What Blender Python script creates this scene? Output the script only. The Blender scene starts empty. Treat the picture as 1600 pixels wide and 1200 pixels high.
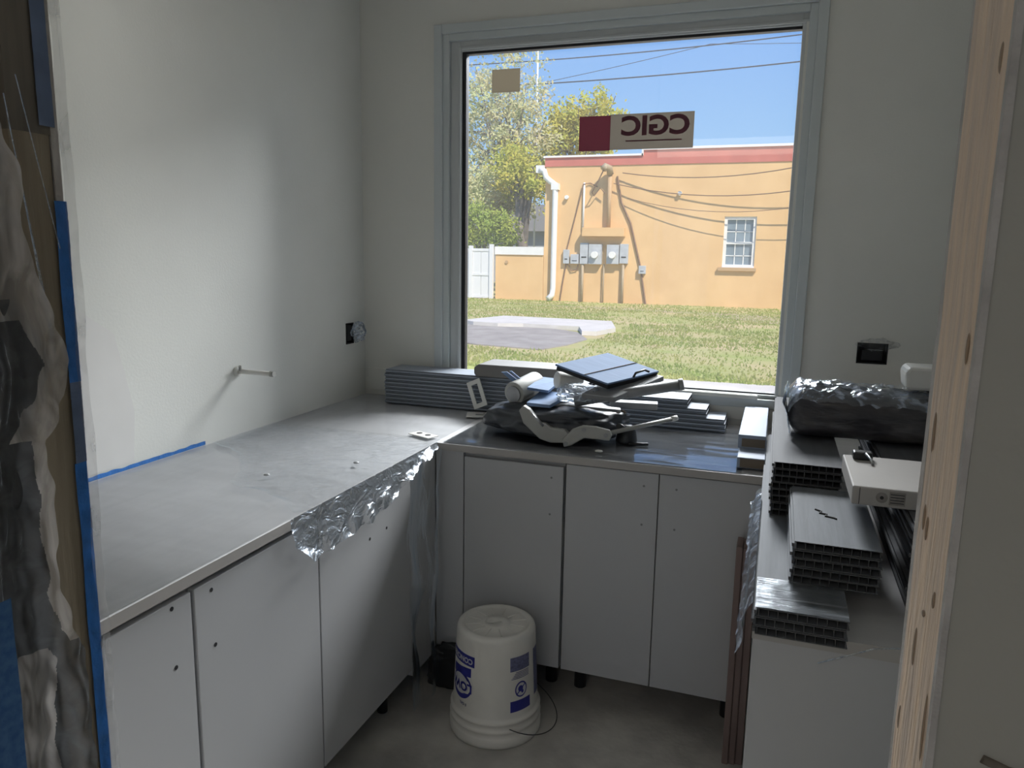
import bpy, bmesh, math, random
from mathutils import Vector, Matrix, noise
random.seed(7)
S = bpy.context.scene
COL = S.collection
PI = math.pi

# ------------------------------------------------------------------ camera
cam_d = bpy.data.cameras.new('camera'); cam = bpy.data.objects.new('camera', cam_d); COL.objects.link(cam)
S.camera = cam
cam_d.sensor_fit = 'HORIZONTAL'; cam_d.sensor_width = 36.0
cam_d.lens = 1179.57 * 36.0 / 1600.0
cam_d.clip_start = 0.02; cam_d.clip_end = 300
_yaw, _pit, _rol = 0.335541, -0.170163, 0.016535
fw = Vector((-math.sin(_yaw)*math.cos(_pit), math.cos(_yaw)*math.cos(_pit), math.sin(_pit)))
r0 = Vector((math.cos(_yaw), math.sin(_yaw), 0)); u0 = r0.cross(fw)
rt = math.cos(_rol)*r0 + math.sin(_rol)*u0; up = -math.sin(_rol)*r0 + math.cos(_rol)*u0
cam.matrix_world = Matrix(((rt.x, up.x, -fw.x, 1.78854), (rt.y, up.y, -fw.y, -3.05518), (rt.z, up.z, -fw.z, 1.56233), (0, 0, 0, 1)))

# ------------------------------------------------------------------ colour management
S.view_settings.view_transform = 'Standard'; S.view_settings.look = 'None'
S.view_settings.exposure = 0.0; S.view_settings.gamma = 1.0
S.view_settings.use_curve_mapping = False

# ------------------------------------------------------------------ sky
W = bpy.data.worlds.new('sky'); S.world = W; W.use_nodes = True
nt = W.node_tree; nt.nodes.clear()
tc = nt.nodes.new('ShaderNodeTexCoord'); sp = nt.nodes.new('ShaderNodeSeparateXYZ')
cr = nt.nodes.new('ShaderNodeValToRGB'); bg = nt.nodes.new('ShaderNodeBackground'); wo = nt.nodes.new('ShaderNodeOutputWorld')
nt.links.new(tc.outputs['Generated'], sp.inputs[0]); nt.links.new(sp.outputs['Z'], cr.inputs[0])
nt.links.new(cr.outputs[0], bg.inputs[0]); nt.links.new(bg.outputs[0], wo.inputs[0])
e = cr.color_ramp.elements
e[0].position = 0.0; e[0].color = (.44, .66, .92, 1)
e[1].position = 1.0; e[1].color = (.10, .24, .70, 1)
m_ = e.new(.12); m_.color = (.33, .57, .90, 1)
m_ = e.new(.32); m_.color = (.17, .38, .86, 1)
bg.inputs[1].default_value = 1.0

# ------------------------------------------------------------------ sun, and area lamps added to brighten the room
sd = bpy.data.lights.new('sun', 'SUN'); sd.energy = 5.15; sd.angle = math.radians(.6); sd.color = (1, .93, .82)
sun = bpy.data.objects.new('sun', sd); COL.objects.link(sun)
sun.rotation_euler = Vector((-.3, .3, -.5)).to_track_quat('-Z', 'Y').to_euler()
def area(name, loc, target, sx, sy, energy, color):
    l = bpy.data.lights.new(name, 'AREA'); l.shape = 'RECTANGLE'; l.size = sx; l.size_y = sy; l.energy = energy; l.color = color
    o = bpy.data.objects.new(name, l); COL.objects.link(o); o.location = loc
    o.rotation_euler = (Vector(target)-Vector(loc)).to_track_quat('-Z', 'Y').to_euler(); return o
area('fill_above_window', (1.6, 4.5, 4.95), (.5, -1.2, 1.0), 4.2, 1.8, 1450, (.96, .98, 1.0))  # added fill lamp outside, out of view, boosting the sky light indoors
area('fill_beside_window', (4.7, 1.55, 1.35), (0, -.5, 1.6), 2.8, 2.8, 580, (1.0, .985, .94))  # added fill lamp outside, out of view, brightening the left wall
area('rear_fill_light', (1.2, -5.0, 2.66), (1.2, -4.6, 0), 1.6, .6, 13, (1.0, .90, .78))  # added fill behind the camera, lifts the back wall and doors

# ------------------------------------------------------------------ materials
def mat(name, col, rough=.6, metal=0, noise_amt=0, noise_scale=5, bump=0, bump_scale=40, col2=None, spec=.5, stretch=None, detail=4, coat=0):
    m = bpy.data.materials.new(name); m.use_nodes = True
    n = m.node_tree; b = n.nodes['Principled BSDF']
    b.inputs['Roughness'].default_value = rough; b.inputs['Metallic'].default_value = metal
    b.inputs['Specular IOR Level'].default_value = spec; b.inputs['Coat Weight'].default_value = coat
    t = n.nodes.new('ShaderNodeTexCoord'); mp = n.nodes.new('ShaderNodeMapping'); n.links.new(t.outputs['Object'], mp.inputs[0])
    if stretch: mp.inputs['Scale'].default_value = stretch
    c1 = (*col, 1)
    c2 = (*col2, 1) if col2 else tuple(min(1, v*(1-noise_amt)) for v in col)+(1,)
    nz = n.nodes.new('ShaderNodeTexNoise'); nz.inputs['Scale'].default_value = noise_scale; nz.inputs['Detail'].default_value = detail
    n.links.new(mp.outputs[0], nz.inputs[0])
    rp = n.nodes.new('ShaderNodeValToRGB'); rp.color_ramp.elements[0].position = .35; rp.color_ramp.elements[1].position = .65
    rp.color_ramp.elements[0].color = c2; rp.color_ramp.elements[1].color = c1
    n.links.new(nz.outputs[0], rp.inputs[0]); n.links.new(rp.outputs[0], b.inputs['Base Color'])
    if bump:
        n2 = n.nodes.new('ShaderNodeTexNoise'); n2.inputs['Scale'].default_value = bump_scale; n2.inputs['Detail'].default_value = 3
        n.links.new(mp.outputs[0], n2.inputs[0]); bp = n.nodes.new('ShaderNodeBump'); bp.inputs['Strength'].default_value = bump; bp.inputs['Distance'].default_value = .01
        n.links.new(n2.outputs[0], bp.inputs['Height']); n.links.new(bp.outputs[0], b.inputs['Normal'])
    return m

def film(name, tint=(.8, .82, .85), body=.18, rough=.12, scale=14, stretch=(1, 1, 1), bump=.6, gloss=.35, body_var=.5):
    """thin plastic sheeting: mostly clear, a milky body where it creases, a glossy skin"""
    m = bpy.data.materials.new(name); m.use_nodes = True; n = m.node_tree; n.nodes.clear()
    out = n.nodes.new('ShaderNodeOutputMaterial'); tr = n.nodes.new('ShaderNodeBsdfTransparent')
    df = n.nodes.new('ShaderNodeBsdfDiffuse'); tl = n.nodes.new('ShaderNodeBsdfTranslucent'); gl = n.nodes.new('ShaderNodeBsdfGlossy')
    df.inputs[0].default_value = (*tint, 1); tl.inputs[0].default_value = (*tint, 1); gl.inputs['Roughness'].default_value = rough; gl.inputs[0].default_value = (.88, .94, 1, 1)
    a = n.nodes.new('ShaderNodeMixShader'); a.inputs[0].default_value = .4; n.links.new(df.outputs[0], a.inputs[1]); n.links.new(tl.outputs[0], a.inputs[2])
    t = n.nodes.new('ShaderNodeTexCoord'); mp = n.nodes.new('ShaderNodeMapping'); mp.inputs['Scale'].default_value = stretch
    n.links.new(t.outputs['Object'], mp.inputs[0])
    nz = n.nodes.new('ShaderNodeTexNoise'); nz.inputs['Scale'].default_value = scale; nz.inputs['Detail'].default_value = 5; nz.inputs['Distortion'].default_value = 1.2
    n.links.new(mp.outputs[0], nz.inputs[0])
    mr = n.nodes.new('ShaderNodeMapRange'); mr.inputs[1].default_value = .45; mr.inputs[2].default_value = .72
    mr.inputs[3].default_value = body*(1-body_var); mr.inputs[4].default_value = min(1, body*(1+2*body_var)); n.links.new(nz.outputs[0], mr.inputs[0])
    b = n.nodes.new('ShaderNodeMixShader'); n.links.new(mr.outputs[0], b.inputs[0]); n.links.new(tr.outputs[0], b.inputs[1]); n.links.new(a.outputs[0], b.inputs[2])
    lw = n.nodes.new('ShaderNodeLayerWeight'); lw.inputs[0].default_value = gloss
    bp = n.nodes.new('ShaderNodeBump'); bp.inputs['Strength'].default_value = bump; bp.inputs['Distance'].default_value = .01; n.links.new(nz.outputs[0], bp.inputs['Height'])
    n.links.new(bp.outputs[0], gl.inputs['Normal']); n.links.new(bp.outputs[0], lw.inputs['Normal'])
    c = n.nodes.new('ShaderNodeMixShader'); n.links.new(lw.outputs['Fresnel'], c.inputs[0]); n.links.new(b.outputs[0], c.inputs[1]); n.links.new(gl.outputs[0], c.inputs[2])
    n.links.new(c.outputs[0], out.inputs[0]); return m

M = {}
M['wall'] = mat('wall_paint', (.78, .785, .745), .75, noise_amt=.05, noise_scale=2.2, bump=.06, bump_scale=120)
M['wall_back'] = mat('wall_paint_back', (.80, .79, .735), .75, noise_amt=.04, noise_scale=2.2, bump=.06, bump_scale=120)
M['patch'] = mat('joint_compound', (.76, .75, .73), .8, noise_amt=.05, noise_scale=6)
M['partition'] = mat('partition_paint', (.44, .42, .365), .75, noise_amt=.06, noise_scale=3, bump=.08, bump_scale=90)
M['ceil'] = mat('ceiling_paint', (.82, .81, .78), .85)
M['floor'] = mat('bare_concrete', (.62, .60, .55), .75, noise_scale=5, col2=(.40, .385, .36), bump=.2, bump_scale=30, detail=8)
M['white_lam'] = mat('white_laminate', (.48, .485, .495), .42, noise_amt=.02, noise_scale=3)
M['carcass'] = mat('cabinet_carcass', (.5, .5, .5), .5)
M['counter'] = mat('worktop', (.60, .595, .60), .42, noise_amt=.10, noise_scale=9, stretch=(.6, 2, 1), detail=6)
M['counter_edge'] = mat('worktop_edge', (.42, .40, .38), .5)
M['trim'] = mat('window_trim_paint', (.62, .66, .66), .42)
M['frame'] = mat('window_frame_vinyl', (.58, .60, .60), .35)
M['gasket'] = mat('black_gasket', (.012, .013, .016), .5)
M['dark'] = mat('dark_hole', (.02, .02, .022), .7)
M['hole_soft'] = mat('filled_hole', (.22, .22, .22), .7)
M['black_pl'] = mat('black_plastic', (.02, .021, .023), .4)
M['plank'] = mat('grey_vinyl_plank', (.20, .215, .235), .62, spec=.18, noise_amt=.15, noise_scale=3, stretch=(20, 1, 20), bump=.05, bump_scale=10)
M['plank_shade'] = mat('plank_painted_shade', (.085, .085, .09), .6)  # dark tone paints cell shade onto plank webs and end faces
M['plank_dk'] = mat('dark_vinyl_plank', (.12, .125, .135), .6, spec=.2, noise_amt=.15, noise_scale=3, stretch=(20, 1, 20))
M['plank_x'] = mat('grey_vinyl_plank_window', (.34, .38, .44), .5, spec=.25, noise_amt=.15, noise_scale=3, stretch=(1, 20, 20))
M['alu'] = mat('brushed_metal', (.45, .46, .47), .33, metal=.75, noise_amt=.15, noise_scale=4, stretch=(3, 30, 3))
M['cover_sky'] = mat('sky_tinted_cover', (.21, .30, .47), .65, spec=.15, noise_amt=.1, noise_scale=4, stretch=(3, 30, 3))  # blue of the reflected sky put into the colour of shiny metal
M['gal'] = mat('galvanised', (.34, .345, .35), .5, metal=.3, noise_amt=.2, noise_scale=12)
M['bagb'] = mat('black_bag', (.045, .05, .058), .38, bump=.35, bump_scale=14)
M['cream'] = mat('cream_metal', (.38, .38, .355), .45, noise_amt=.08)
M['white_pl'] = mat('white_plastic', (.72, .71, .67), .4)
M['carton'] = mat('white_carton', (.43, .405, .38), .65, noise_amt=.05, noise_scale=8)
M['carton_side'] = mat('carton_label', (.30, .28, .26), .6, noise_amt=.3, noise_scale=60)
M['brown'] = mat('brown_cardboard', (.24, .175, .16), .8, noise_amt=.12, noise_scale=4, bump=.1)
M['board'] = mat('white_board', (.33, .385, .48), .5, spec=.25, noise_amt=.06, noise_scale=6)
M['raw_edge'] = mat('raw_edge_board', (.2, .16, .12), .8)
M['wood_r'] = mat('rough_jamb_wood', (.95, .74, .55), .85, noise_scale=4, col2=(.72, .58, .47), stretch=(9, 9, 1.1), bump=.7, bump_scale=14, detail=8)
M['knot'] = mat('wood_gouge', (.36, .27, .20), .9)
M['plaster'] = mat('plaster_edge', (.60, .56, .52), .9, noise_amt=.25, noise_scale=20, bump=.6, bump_scale=50)
M['wood_l'] = mat('tan_stud', (.36, .30, .215), .75, noise_scale=3, col2=(.27, .22, .155), stretch=(14, 14, 1), bump=.15, bump_scale=10)
M['wood_d'] = mat('dark_stud', (.22, .19, .15), .8, noise_scale=3, col2=(.15, .13, .105), stretch=(14, 14, 1))
M['tape'] = mat('blue_tape', (.03, .20, .62), .5, noise_amt=.25, noise_scale=30, bump=.3, bump_scale=60)
M['tape_dull'] = mat('blue_tape_dull', (.16, .22, .36), .55, noise_amt=.25, noise_scale=20)
M['tape_dk'] = mat('blue_tape_deep', (.02, .09, .24), .6, col2=(.05, .14, .3), noise_scale=90)
M['bucket'] = mat('bucket_plastic', (.80, .78, .72), .42, noise_amt=.08, noise_scale=7)
M['blue_ink'] = mat('blue_ink', (.03, .035, .26), .45)
M['grey_ink'] = mat('grey_ink', (.18, .19, .33), .5, noise_amt=.4, noise_scale=120)
M['white_ink'] = mat('white_ink', (.6, .6, .62), .5)
M['wire'] = mat('steel_wire', (.06, .06, .06), .4, metal=.5)
M['film_top'] = film('plastic_sheet_on_worktop', (.66, .70, .74), body=.05, rough=.2, scale=3.2, stretch=(5.0, .8, 1), bump=.12, gloss=.155)
M['film_back'] = film('plastic_sheet_window_worktop', (.66, .72, .80), body=.08, rough=.09, scale=4, stretch=(.8, 6, 1), bump=.07, gloss=.42)
M['film_streak'] = film('streaky_wrap', (.70, .74, .80), body=.30, rough=.22, scale=6, stretch=(1, 10, 1), bump=.3, gloss=.3, body_var=.6)
M['film_drape'] = film('crumpled_plastic_sheet', (.72, .77, .84), body=.24, rough=.30, scale=34, stretch=(1, .6, 1), bump=.9, gloss=.22, body_var=.8)
M['film_hang'] = film('hanging_plastic_sheet', (.6, .62, .62), body=.09, rough=.22, scale=9, stretch=(3, 3, .5), bump=.4, gloss=.12)
M['film_edge'] = film('glossy_plastic_edge', (.75, .84, 1.0), body=.34, rough=.14, scale=20, stretch=(1, 1, 1), bump=1.0, gloss=.4, body_var=.8)
M['film_jamb'] = film('dusty_plastic_sheet', (.74, .70, .66), body=.60, rough=.35, scale=12, stretch=(2, 2, .5), bump=.3, gloss=.08, body_var=.3)
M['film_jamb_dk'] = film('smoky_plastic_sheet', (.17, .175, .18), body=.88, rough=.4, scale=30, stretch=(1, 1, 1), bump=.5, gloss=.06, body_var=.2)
M['film_black'] = mat('black_wrap', (.095, .088, .088), .34, noise_scale=6, col2=(.05, .048, .056), bump=.9, bump_scale=9, stretch=(1, 1, 3))
# outdoors
M['stucco'] = mat('orange_stucco', (.76, .50, .25), .9, noise_scale=.9, col2=(.69, .44, .215), bump=.4, bump_scale=7, detail=8)
M['stucco_dk'] = mat('orange_trim', (.50, .33, .18), .9)
M['red'] = mat('red_band', (.58, .17, .13), .8, noise_amt=.15, noise_scale=1.5)
M['cap'] = mat('white_cap', (.82, .78, .76), .6)
M['white_out'] = mat('white_outdoor', (.80, .79, .77), .6, noise_amt=.05)
M['fence'] = mat('white_vinyl_fence', (.74, .74, .76), .5)
M['out_glass'] = mat('far_glass', (.22, .28, .33), .15, noise_amt=.25, noise_scale=2)
M['grey_box'] = mat('meter_grey', (.50, .52, .55), .5, noise_amt=.15, noise_scale=6)
M['conduit'] = mat('conduit', (.40, .31, .20), .6)
M['cable'] = mat('outdoor_cable', (.22, .13, .08), .7)
M['wire_out'] = mat('power_line', (.07, .08, .11), .7)
M['grass'] = mat('lawn', (.33, .36, .10), .95, noise_scale=.55, col2=(.50, .40, .20), bump=1.0, bump_scale=9, detail=12, stretch=(1, 1.6, 1))
M['conc_out'] = mat('outdoor_concrete', (.50, .465, .43), .9, noise_amt=.18, noise_scale=1.4, bump=.2, bump_scale=12)
M['pad'] = mat('grey_pad', (.37, .335, .30), .9, noise_scale=2, col2=(.28, .25, .225), detail=6)
M['pad_white'] = mat('white_kerb', (.66, .62, .57), .8, noise_amt=.12, noise_scale=2.5)
M['soil'] = mat('soil', (.24, .18, .12), .95, noise_amt=.3, noise_scale=3)
M['bark'] = mat('bark', (.24, .21, .185), .9, noise_amt=.3, noise_scale=4)
def leafmat(name, a, b):
    m = bpy.data.materials.new(name); m.use_nodes = True; n = m.node_tree; n.nodes.clear()
    out = n.nodes.new('ShaderNodeOutputMaterial'); d = n.nodes.new('ShaderNodeBsdfDiffuse'); t = n.nodes.new('ShaderNodeBsdfTranslucent'); mx = n.nodes.new('ShaderNodeMixShader'); mx.inputs[0].default_value = .4
    tc = n.nodes.new('ShaderNodeTexCoord'); nz = n.nodes.new('ShaderNodeTexNoise'); nz.inputs['Scale'].default_value = 1.1; nz.inputs['Detail'].default_value = 6; rp = n.nodes.new('ShaderNodeValToRGB')
    rp.color_ramp.elements[0].position = .38; rp.color_ramp.elements[1].position = .62; rp.color_ramp.elements[0].color = (*a, 1); rp.color_ramp.elements[1].color = (*b, 1)
    n.links.new(tc.outputs['Object'], nz.inputs[0]); n.links.new(nz.outputs[0], rp.inputs[0]); n.links.new(rp.outputs[0], d.inputs[0]); n.links.new(rp.outputs[0], t.inputs[0])
    n.links.new(d.outputs[0], mx.inputs[1]); n.links.new(t.outputs[0], mx.inputs[2]); n.links.new(mx.outputs[0], out.inputs[0]); return m
M['leaf_y'] = leafmat('yellow_green_leaves', (.62, .52, .12), (.50, .54, .12))
M['leaf_p'] = leafmat('pale_leaves', (.66, .58, .34), (.58, .62, .32))
M['leaf_g'] = leafmat('fresh_green_leaves', (.42, .46, .10), (.34, .45, .12))
M['blade'] = leafmat('grass_blades', (.40, .40, .14), (.28, .36, .09))
M['leaf_d'] = leafmat('dark_leaves', (.14, .15, .08), (.2, .2, .1))
# window pane
gm = bpy.data.materials.new('window_glass'); gm.use_nodes = True; n = gm.node_tree; n.nodes.clear()
o_ = n.nodes.new('ShaderNodeOutputMaterial'); a_ = n.nodes.new('ShaderNodeBsdfTransparent'); a_.inputs[0].default_value = (.985, .99, .985, 1); b_ = n.nodes.new('ShaderNodeBsdfGlossy'); b_.inputs['Roughness'].default_value = .02
f_ = n.nodes.new('ShaderNodeFresnel'); f_.inputs[0].default_value = 1.3; x_ = n.nodes.new('ShaderNodeMixShader')
ds = n.nodes.new('ShaderNodeBsdfTranslucent'); ds.inputs[0].default_value = (.9, .9, .88, 1); dm = n.nodes.new('ShaderNodeMixShader'); dm.inputs[0].default_value = .012
n.links.new(a_.outputs[0], dm.inputs[1]); n.links.new(ds.outputs[0], dm.inputs[2])
n.links.new(f_.outputs[0], x_.inputs[0]); n.links.new(dm.outputs[0], x_.inputs[1]); n.links.new(b_.outputs[0], x_.inputs[2]); n.links.new(x_.outputs[0], o_.inputs[0])
M['glass'] = gm
def decal(name, col):
    m = bpy.data.materials.new(name); m.use_nodes = True; n = m.node_tree; n.nodes.clear()
    o = n.nodes.new('ShaderNodeOutputMaterial'); d = n.nodes.new('ShaderNodeBsdfDiffuse'); t = n.nodes.new('ShaderNodeBsdfTranslucent'); x = n.nodes.new('ShaderNodeMixShader'); x.inputs[0].default_value = .45
    d.inputs[0].default_value = (*col, 1); t.inputs[0].default_value = (*col, 1)
    n.links.new(d.outputs[0], x.inputs[1]); n.links.new(t.outputs[0], x.inputs[2]); n.links.new(x.outputs[0], o.inputs[0]); return m
M['dec_grey'] = decal('sticker_grey', (.36, .335, .30)); M['dec_red'] = decal('sticker_red', (.25, .105, .13)); M['dec_tan'] = decal('sticker_tan', (.42, .385, .32))

# ------------------------------------------------------------------ mesh helpers
BASE = {}
class MB:
    def __init__(s): s.bm = bmesh.new()
    def verts(s, vs, fs, smooth=False):
        v = [s.bm.verts.new(p) for p in vs]
        for f in fs:
            try:
                fc = s.bm.faces.new([v[i] for i in f]); fc.smooth = smooth
            except ValueError: pass
        return s
    def box(s, x0, x1, y0, y1, z0, z1, mtx=None):
        vs = [Vector((x, y, z)) for x in (x0, x1) for y in (y0, y1) for z in (z0, z1)]
        if mtx: vs = [mtx @ v for v in vs]
        return s.verts(vs, [(0, 1, 3, 2), (4, 6, 7, 5), (0, 4, 5, 1), (2, 3, 7, 6), (0, 2, 6, 4), (1, 5, 7, 3)])
    def tube(s, pts, r, seg=10, caps=True, radii=None):
        pts = [Vector(p) for p in pts]; rings = []
        n = len(pts); ref = None
        for i, p in enumerate(pts):
            d = (pts[min(i+1, n-1)]-pts[max(i-1, 0)]).normalized()
            if ref is None:
                ref = Vector((0, 0, 1)) if abs(d.z) < .9 else Vector((1, 0, 0))
            a = d.cross(ref).normalized(); b = a.cross(d).normalized(); ref = b
            rr = radii[i] if radii else r
            rings.append([s.bm.verts.new(p+rr*(math.cos(2*PI*k/seg)*a+math.sin(2*PI*k/seg)*b)) for k in range(seg)])
        for i in range(n-1):
            for k in range(seg):
                f = s.bm.faces.new((rings[i][k], rings[i][(k+1) % seg], rings[i+1][(k+1) % seg], rings[i+1][k])); f.smooth = seg > 6
        if caps:
            s.bm.faces.new(rings[0][::-1]); s.bm.faces.new(rings[-1])
        return s
    def lathe(s, prof, c=(0, 0, 0), seg=48):
        rings = []
        for r, z in prof:
            if r < 1e-6: rings.append([s.bm.verts.new((c[0], c[1], c[2]+z))])
            else: rings.append([s.bm.verts.new((c[0]+r*math.cos(2*PI*k/seg), c[1]+r*math.sin(2*PI*k/seg), c[2]+z)) for k in range(seg)])
        for a, b in zip(rings, rings[1:]):
            for k in range(seg):
                k2 = (k+1) % seg
                if len(a) == 1 and len(b) == 1: continue
                if len(a) == 1: f = s.bm.faces.new((a[0], b[k2], b[k]))
                elif len(b) == 1: f = s.bm.faces.new((a[k], a[k2], b[0]))
                else: f = s.bm.faces.new((a[k], a[k2], b[k2], b[k]))
                f.smooth = True
        return s
    def prism(s, poly, axis, a, b, mtx=None):
        """extrude a 2D polygon along an axis; axis 0:x 1:y 2:z"""
        def P(p, t):
            v = {0: (t, p[0], p[1]), 1: (p[0], t, p[1]), 2: (p[0], p[1], t)}[axis]; v = Vector(v)
            return mtx @ v if mtx else v
        n = len(poly)
        vs = [P(p, a) for p in poly]+[P(p, b) for p in poly]
        return s.verts(vs, [tuple(range(n)), tuple(range(2*n-1, n-1, -1))]+[(i, i+n, (i+1) % n+n, (i+1) % n) for i in range(n)])
    def grid(s, fn, nu, nv, smooth=True, keep=None):
        g = [[s.bm.verts.new(fn(i/nu, j/nv)) for j in range(nv+1)] for i in range(nu+1)]
        for i in range(nu):
            for j in range(nv):
                if keep and not keep((i+.5)/nu, (j+.5)/nv): continue
                f = s.bm.faces.new((g[i][j], g[i+1][j], g[i+1][j+1], g[i][j+1])); f.smooth = smooth
        return s
    def build(s, name, m, parent=None, bevel=0, origin=None, recalc=True):
        me = bpy.data.meshes.new(name)
        if recalc: bmesh.ops.recalc_face_normals(s.bm, faces=s.bm.faces[:])
        for v in [v for v in s.bm.verts if not v.link_faces]: s.bm.verts.remove(v)
        base = BASE.get(parent.name, Vector()) if parent else (Vector(origin) if origin else None)
        if base is None:
            xs = [v.co for v in s.bm.verts]
            base = Vector(((min(v.x for v in xs)+max(v.x for v in xs))/2, (min(v.y for v in xs)+max(v.y for v in xs))/2, min(v.z for v in xs)))
        for v in s.bm.verts: v.co -= base
        s.bm.to_mesh(me); s.bm.free()
        if isinstance(m, (list, tuple)):
            for q in m: me.materials.append(q)
        else: me.materials.append(m)
        o = bpy.data.objects.new(name, me); COL.objects.link(o)
        if parent: o.parent = parent
        else: o.location = base
        BASE[o.name] = base.copy()
        if bevel:
            b = o.modifiers.new('bevel', 'BEVEL'); b.width = bevel; b.segments = 2; b.limit_method = 'ANGLE'
        return o
def thing(name, label, cat, loc=(0, 0, 0), group=None):
    o = bpy.data.objects.new(name, None); COL.objects.link(o); o.location = loc; o.empty_display_size = .05
    BASE[o.name] = Vector(loc); o['label'] = label; o['category'] = cat
    if group: o['group'] = group
    return o
def tag(o, label, cat, group=None, kind=None):
    o['label'] = label; o['category'] = cat
    if group: o['group'] = group
    if kind: o['kind'] = kind
    return o
def struct(o, label=None):
    o['kind'] = 'structure'
    if label: o['label'] = label
    return o
def B(*a): return MB().box(*a)
def copy_tree(o, parent=None):
    c = o.copy(); COL.objects.link(c); c.parent = parent
    for ch in list(o.children): copy_tree(ch, c)
    return c
def text_mesh(txt, size, ext=0.0004, bold=True):
    cu = bpy.data.curves.new('txt', 'FONT'); cu.body = txt; cu.size = size; cu.extrude = ext; cu.align_x = 'CENTER'; cu.align_y = 'CENTER'; cu.resolution_u = 4
    if bold: cu.offset = size*.035
    o = bpy.data.objects.new('txt', cu); COL.objects.link(o)
    me = bpy.data.meshes.new_from_object(o); bpy.data.objects.remove(o); bpy.data.curves.remove(cu); return me
def holes_panel(a0, a1, b0, b1, holes, to3, t0, t1):
    """a slab between t0 and t1 with rectangular openings; to3(a,b,t)->xyz"""
    A = sorted({a0, a1, *[h[0] for h in holes], *[h[1] for h in holes]}); Bv = sorted({b0, b1, *[h[2] for h in holes], *[h[3] for h in holes]})
    mb = MB(); solid = lambda i, j: 0 <= i < len(A)-1 and 0 <= j < len(Bv)-1 and not any(h[0] <= (A[i]+A[i+1])/2 <= h[1] and h[2] <= (Bv[j]+Bv[j+1])/2 <= h[3] for h in holes)
    q = lambda *p: mb.verts([to3(*v) for v in p], [(0, 1, 2, 3)])
    for i in range(len(A)-1):
        for j in range(len(Bv)-1):
            if not solid(i, j): continue
            x0, x1, y0, y1 = A[i], A[i+1], Bv[j], Bv[j+1]
            for t in (t0, t1): q((x0, y0, t), (x1, y0, t), (x1, y1, t), (x0, y1, t))
            if not solid(i-1, j): q((x0, y0, t0), (x0, y1, t0), (x0, y1, t1), (x0, y0, t1))
            if not solid(i+1, j): q((x1, y0, t0), (x1, y1, t0), (x1, y1, t1), (x1, y0, t1))
            if not solid(i, j-1): q((x0, y0, t0), (x1, y0, t0), (x1, y0, t1), (x0, y0, t1))
            if not solid(i, j+1): q((x0, y1, t0), (x1, y1, t0), (x1, y1, t1), (x0, y1, t1))
    bmesh.ops.remove_doubles(mb.bm, verts=mb.bm.verts[:], dist=1e-5)
    return mb

# ------------------------------------------------------------------ the room
RW = 2.345; H = 2.9; YP = -2.31; YN = -2.455
struct(B(-1.6, 5.0, -7.0, .2, -.12, 0).build('floor', M['floor']))
struct(B(-1.6, 5.0, -7.0, .2, H, H+.15).build('ceiling', M['ceil']))
struct(holes_panel(-.15, RW+.15, 0, H, [(.375, 1.870, .985, 2.478), (2.078, 2.182, 1.184, 1.261)], lambda a, b, t: (a, t, b), 0, .2).build('wall_back', M['wall_back']))
struct(holes_panel(YP, 0, 0, H, [(-.165, -.10, 1.157, 1.25)], lambda a, b, t: (t, a, b), -.15, 0).build('wall_left', M['wall']))
struct(B(RW, RW+.15, YP, 0, 0, H).build('wall_right', M['wall']))
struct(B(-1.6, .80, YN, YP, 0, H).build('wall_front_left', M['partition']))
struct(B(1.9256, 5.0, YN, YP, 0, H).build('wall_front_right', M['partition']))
struct(B(-1.75, -1.6, -7.0, YN, 0, H).build('wall_shop_left', M['wall']))
struct(B(5.0, 5.15, -7.0, YN, 0, H).build('wall_shop_right', M['wall']))
struct(holes_panel(-1.75, 5.15, 0, H, [(-.4, .9, .9, 2.2), (2.2, 3.5, .9, 2.2)], lambda a, b, t: (a, t, b), -7.15, -7.0).build('wall_shop_front', M['wall']))
# skim-coat patch on the left wall, feathered outline
pm = MB(); pts = [(-2.3, .93), (-1.36, .93), (-1.345, 1.08), (-1.37, 1.2), (-1.40, 1.32), (-1.52, 1.40), (-1.75, 1.44), (-2.3, 1.46)]
pm.prism([(a, b) for a, b in pts], 0, 0, .0012); struct(pm.build('wall_patch_left', M['patch']))

# window: trim, vinyl frame, black gasket, pane
def ring(mb, x0, x1, z0, z1, w, y0, y1, wb=None):
    wb = w if wb is None else wb
    mb.box(x0, x0+w, y0, y1, z0, z1); mb.box(x1-w, x1, y0, y1, z0, z1)
    mb.box(x0+w, x1-w, y0, y1, z1-w, z1); mb.box(x0+w, x1-w, y0, y1, z0, z0+wb); return mb
wn = thing('window_1', 'large fixed window over the worktop', 'window', (1.13, .05, 1.0)); del wn['label']; del wn['category']; wn['kind'] = 'structure'
ring(MB(), .357, 1.888, .985, 2.496, .036, -.014, .01).build('window_trim', M['trim'], wn, bevel=.003)
ring(MB(), .393, 1.852, 1.0, 2.46, .028, .0, .075, .018).build('window_jamb', M['trim'], wn, bevel=.002)
fr = ring(MB(), .421, 1.846, 1.012, 2.436, .044, .018, .09, .024).build('window_frame', M['frame'], wn, bevel=.003)
ring(MB(), .460, 1.838, 1.028, 2.408, .010, .010, .07, .008).build('glazing_bead', M['frame'], fr, bevel=.002)
ring(MB(), .469, 1.834, 1.036, 2.400, .018, .030, .06, .005).build('gasket', M['gasket'], fr)
B(.478, 1.826, .049, .054, 1.04, 2.392).build('window_pane', M['glass'], wn)
B(.393, 1.87, -.004, .05, .985, 1.012).build('window_sill', M['trim'], wn, bevel=.003)
# reflection-free side jamb stop on the right
B(1.815, 1.828, .008, .05, 1.04, 2.40).build('glazing_stop', M['wall_back'], wn)

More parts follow.
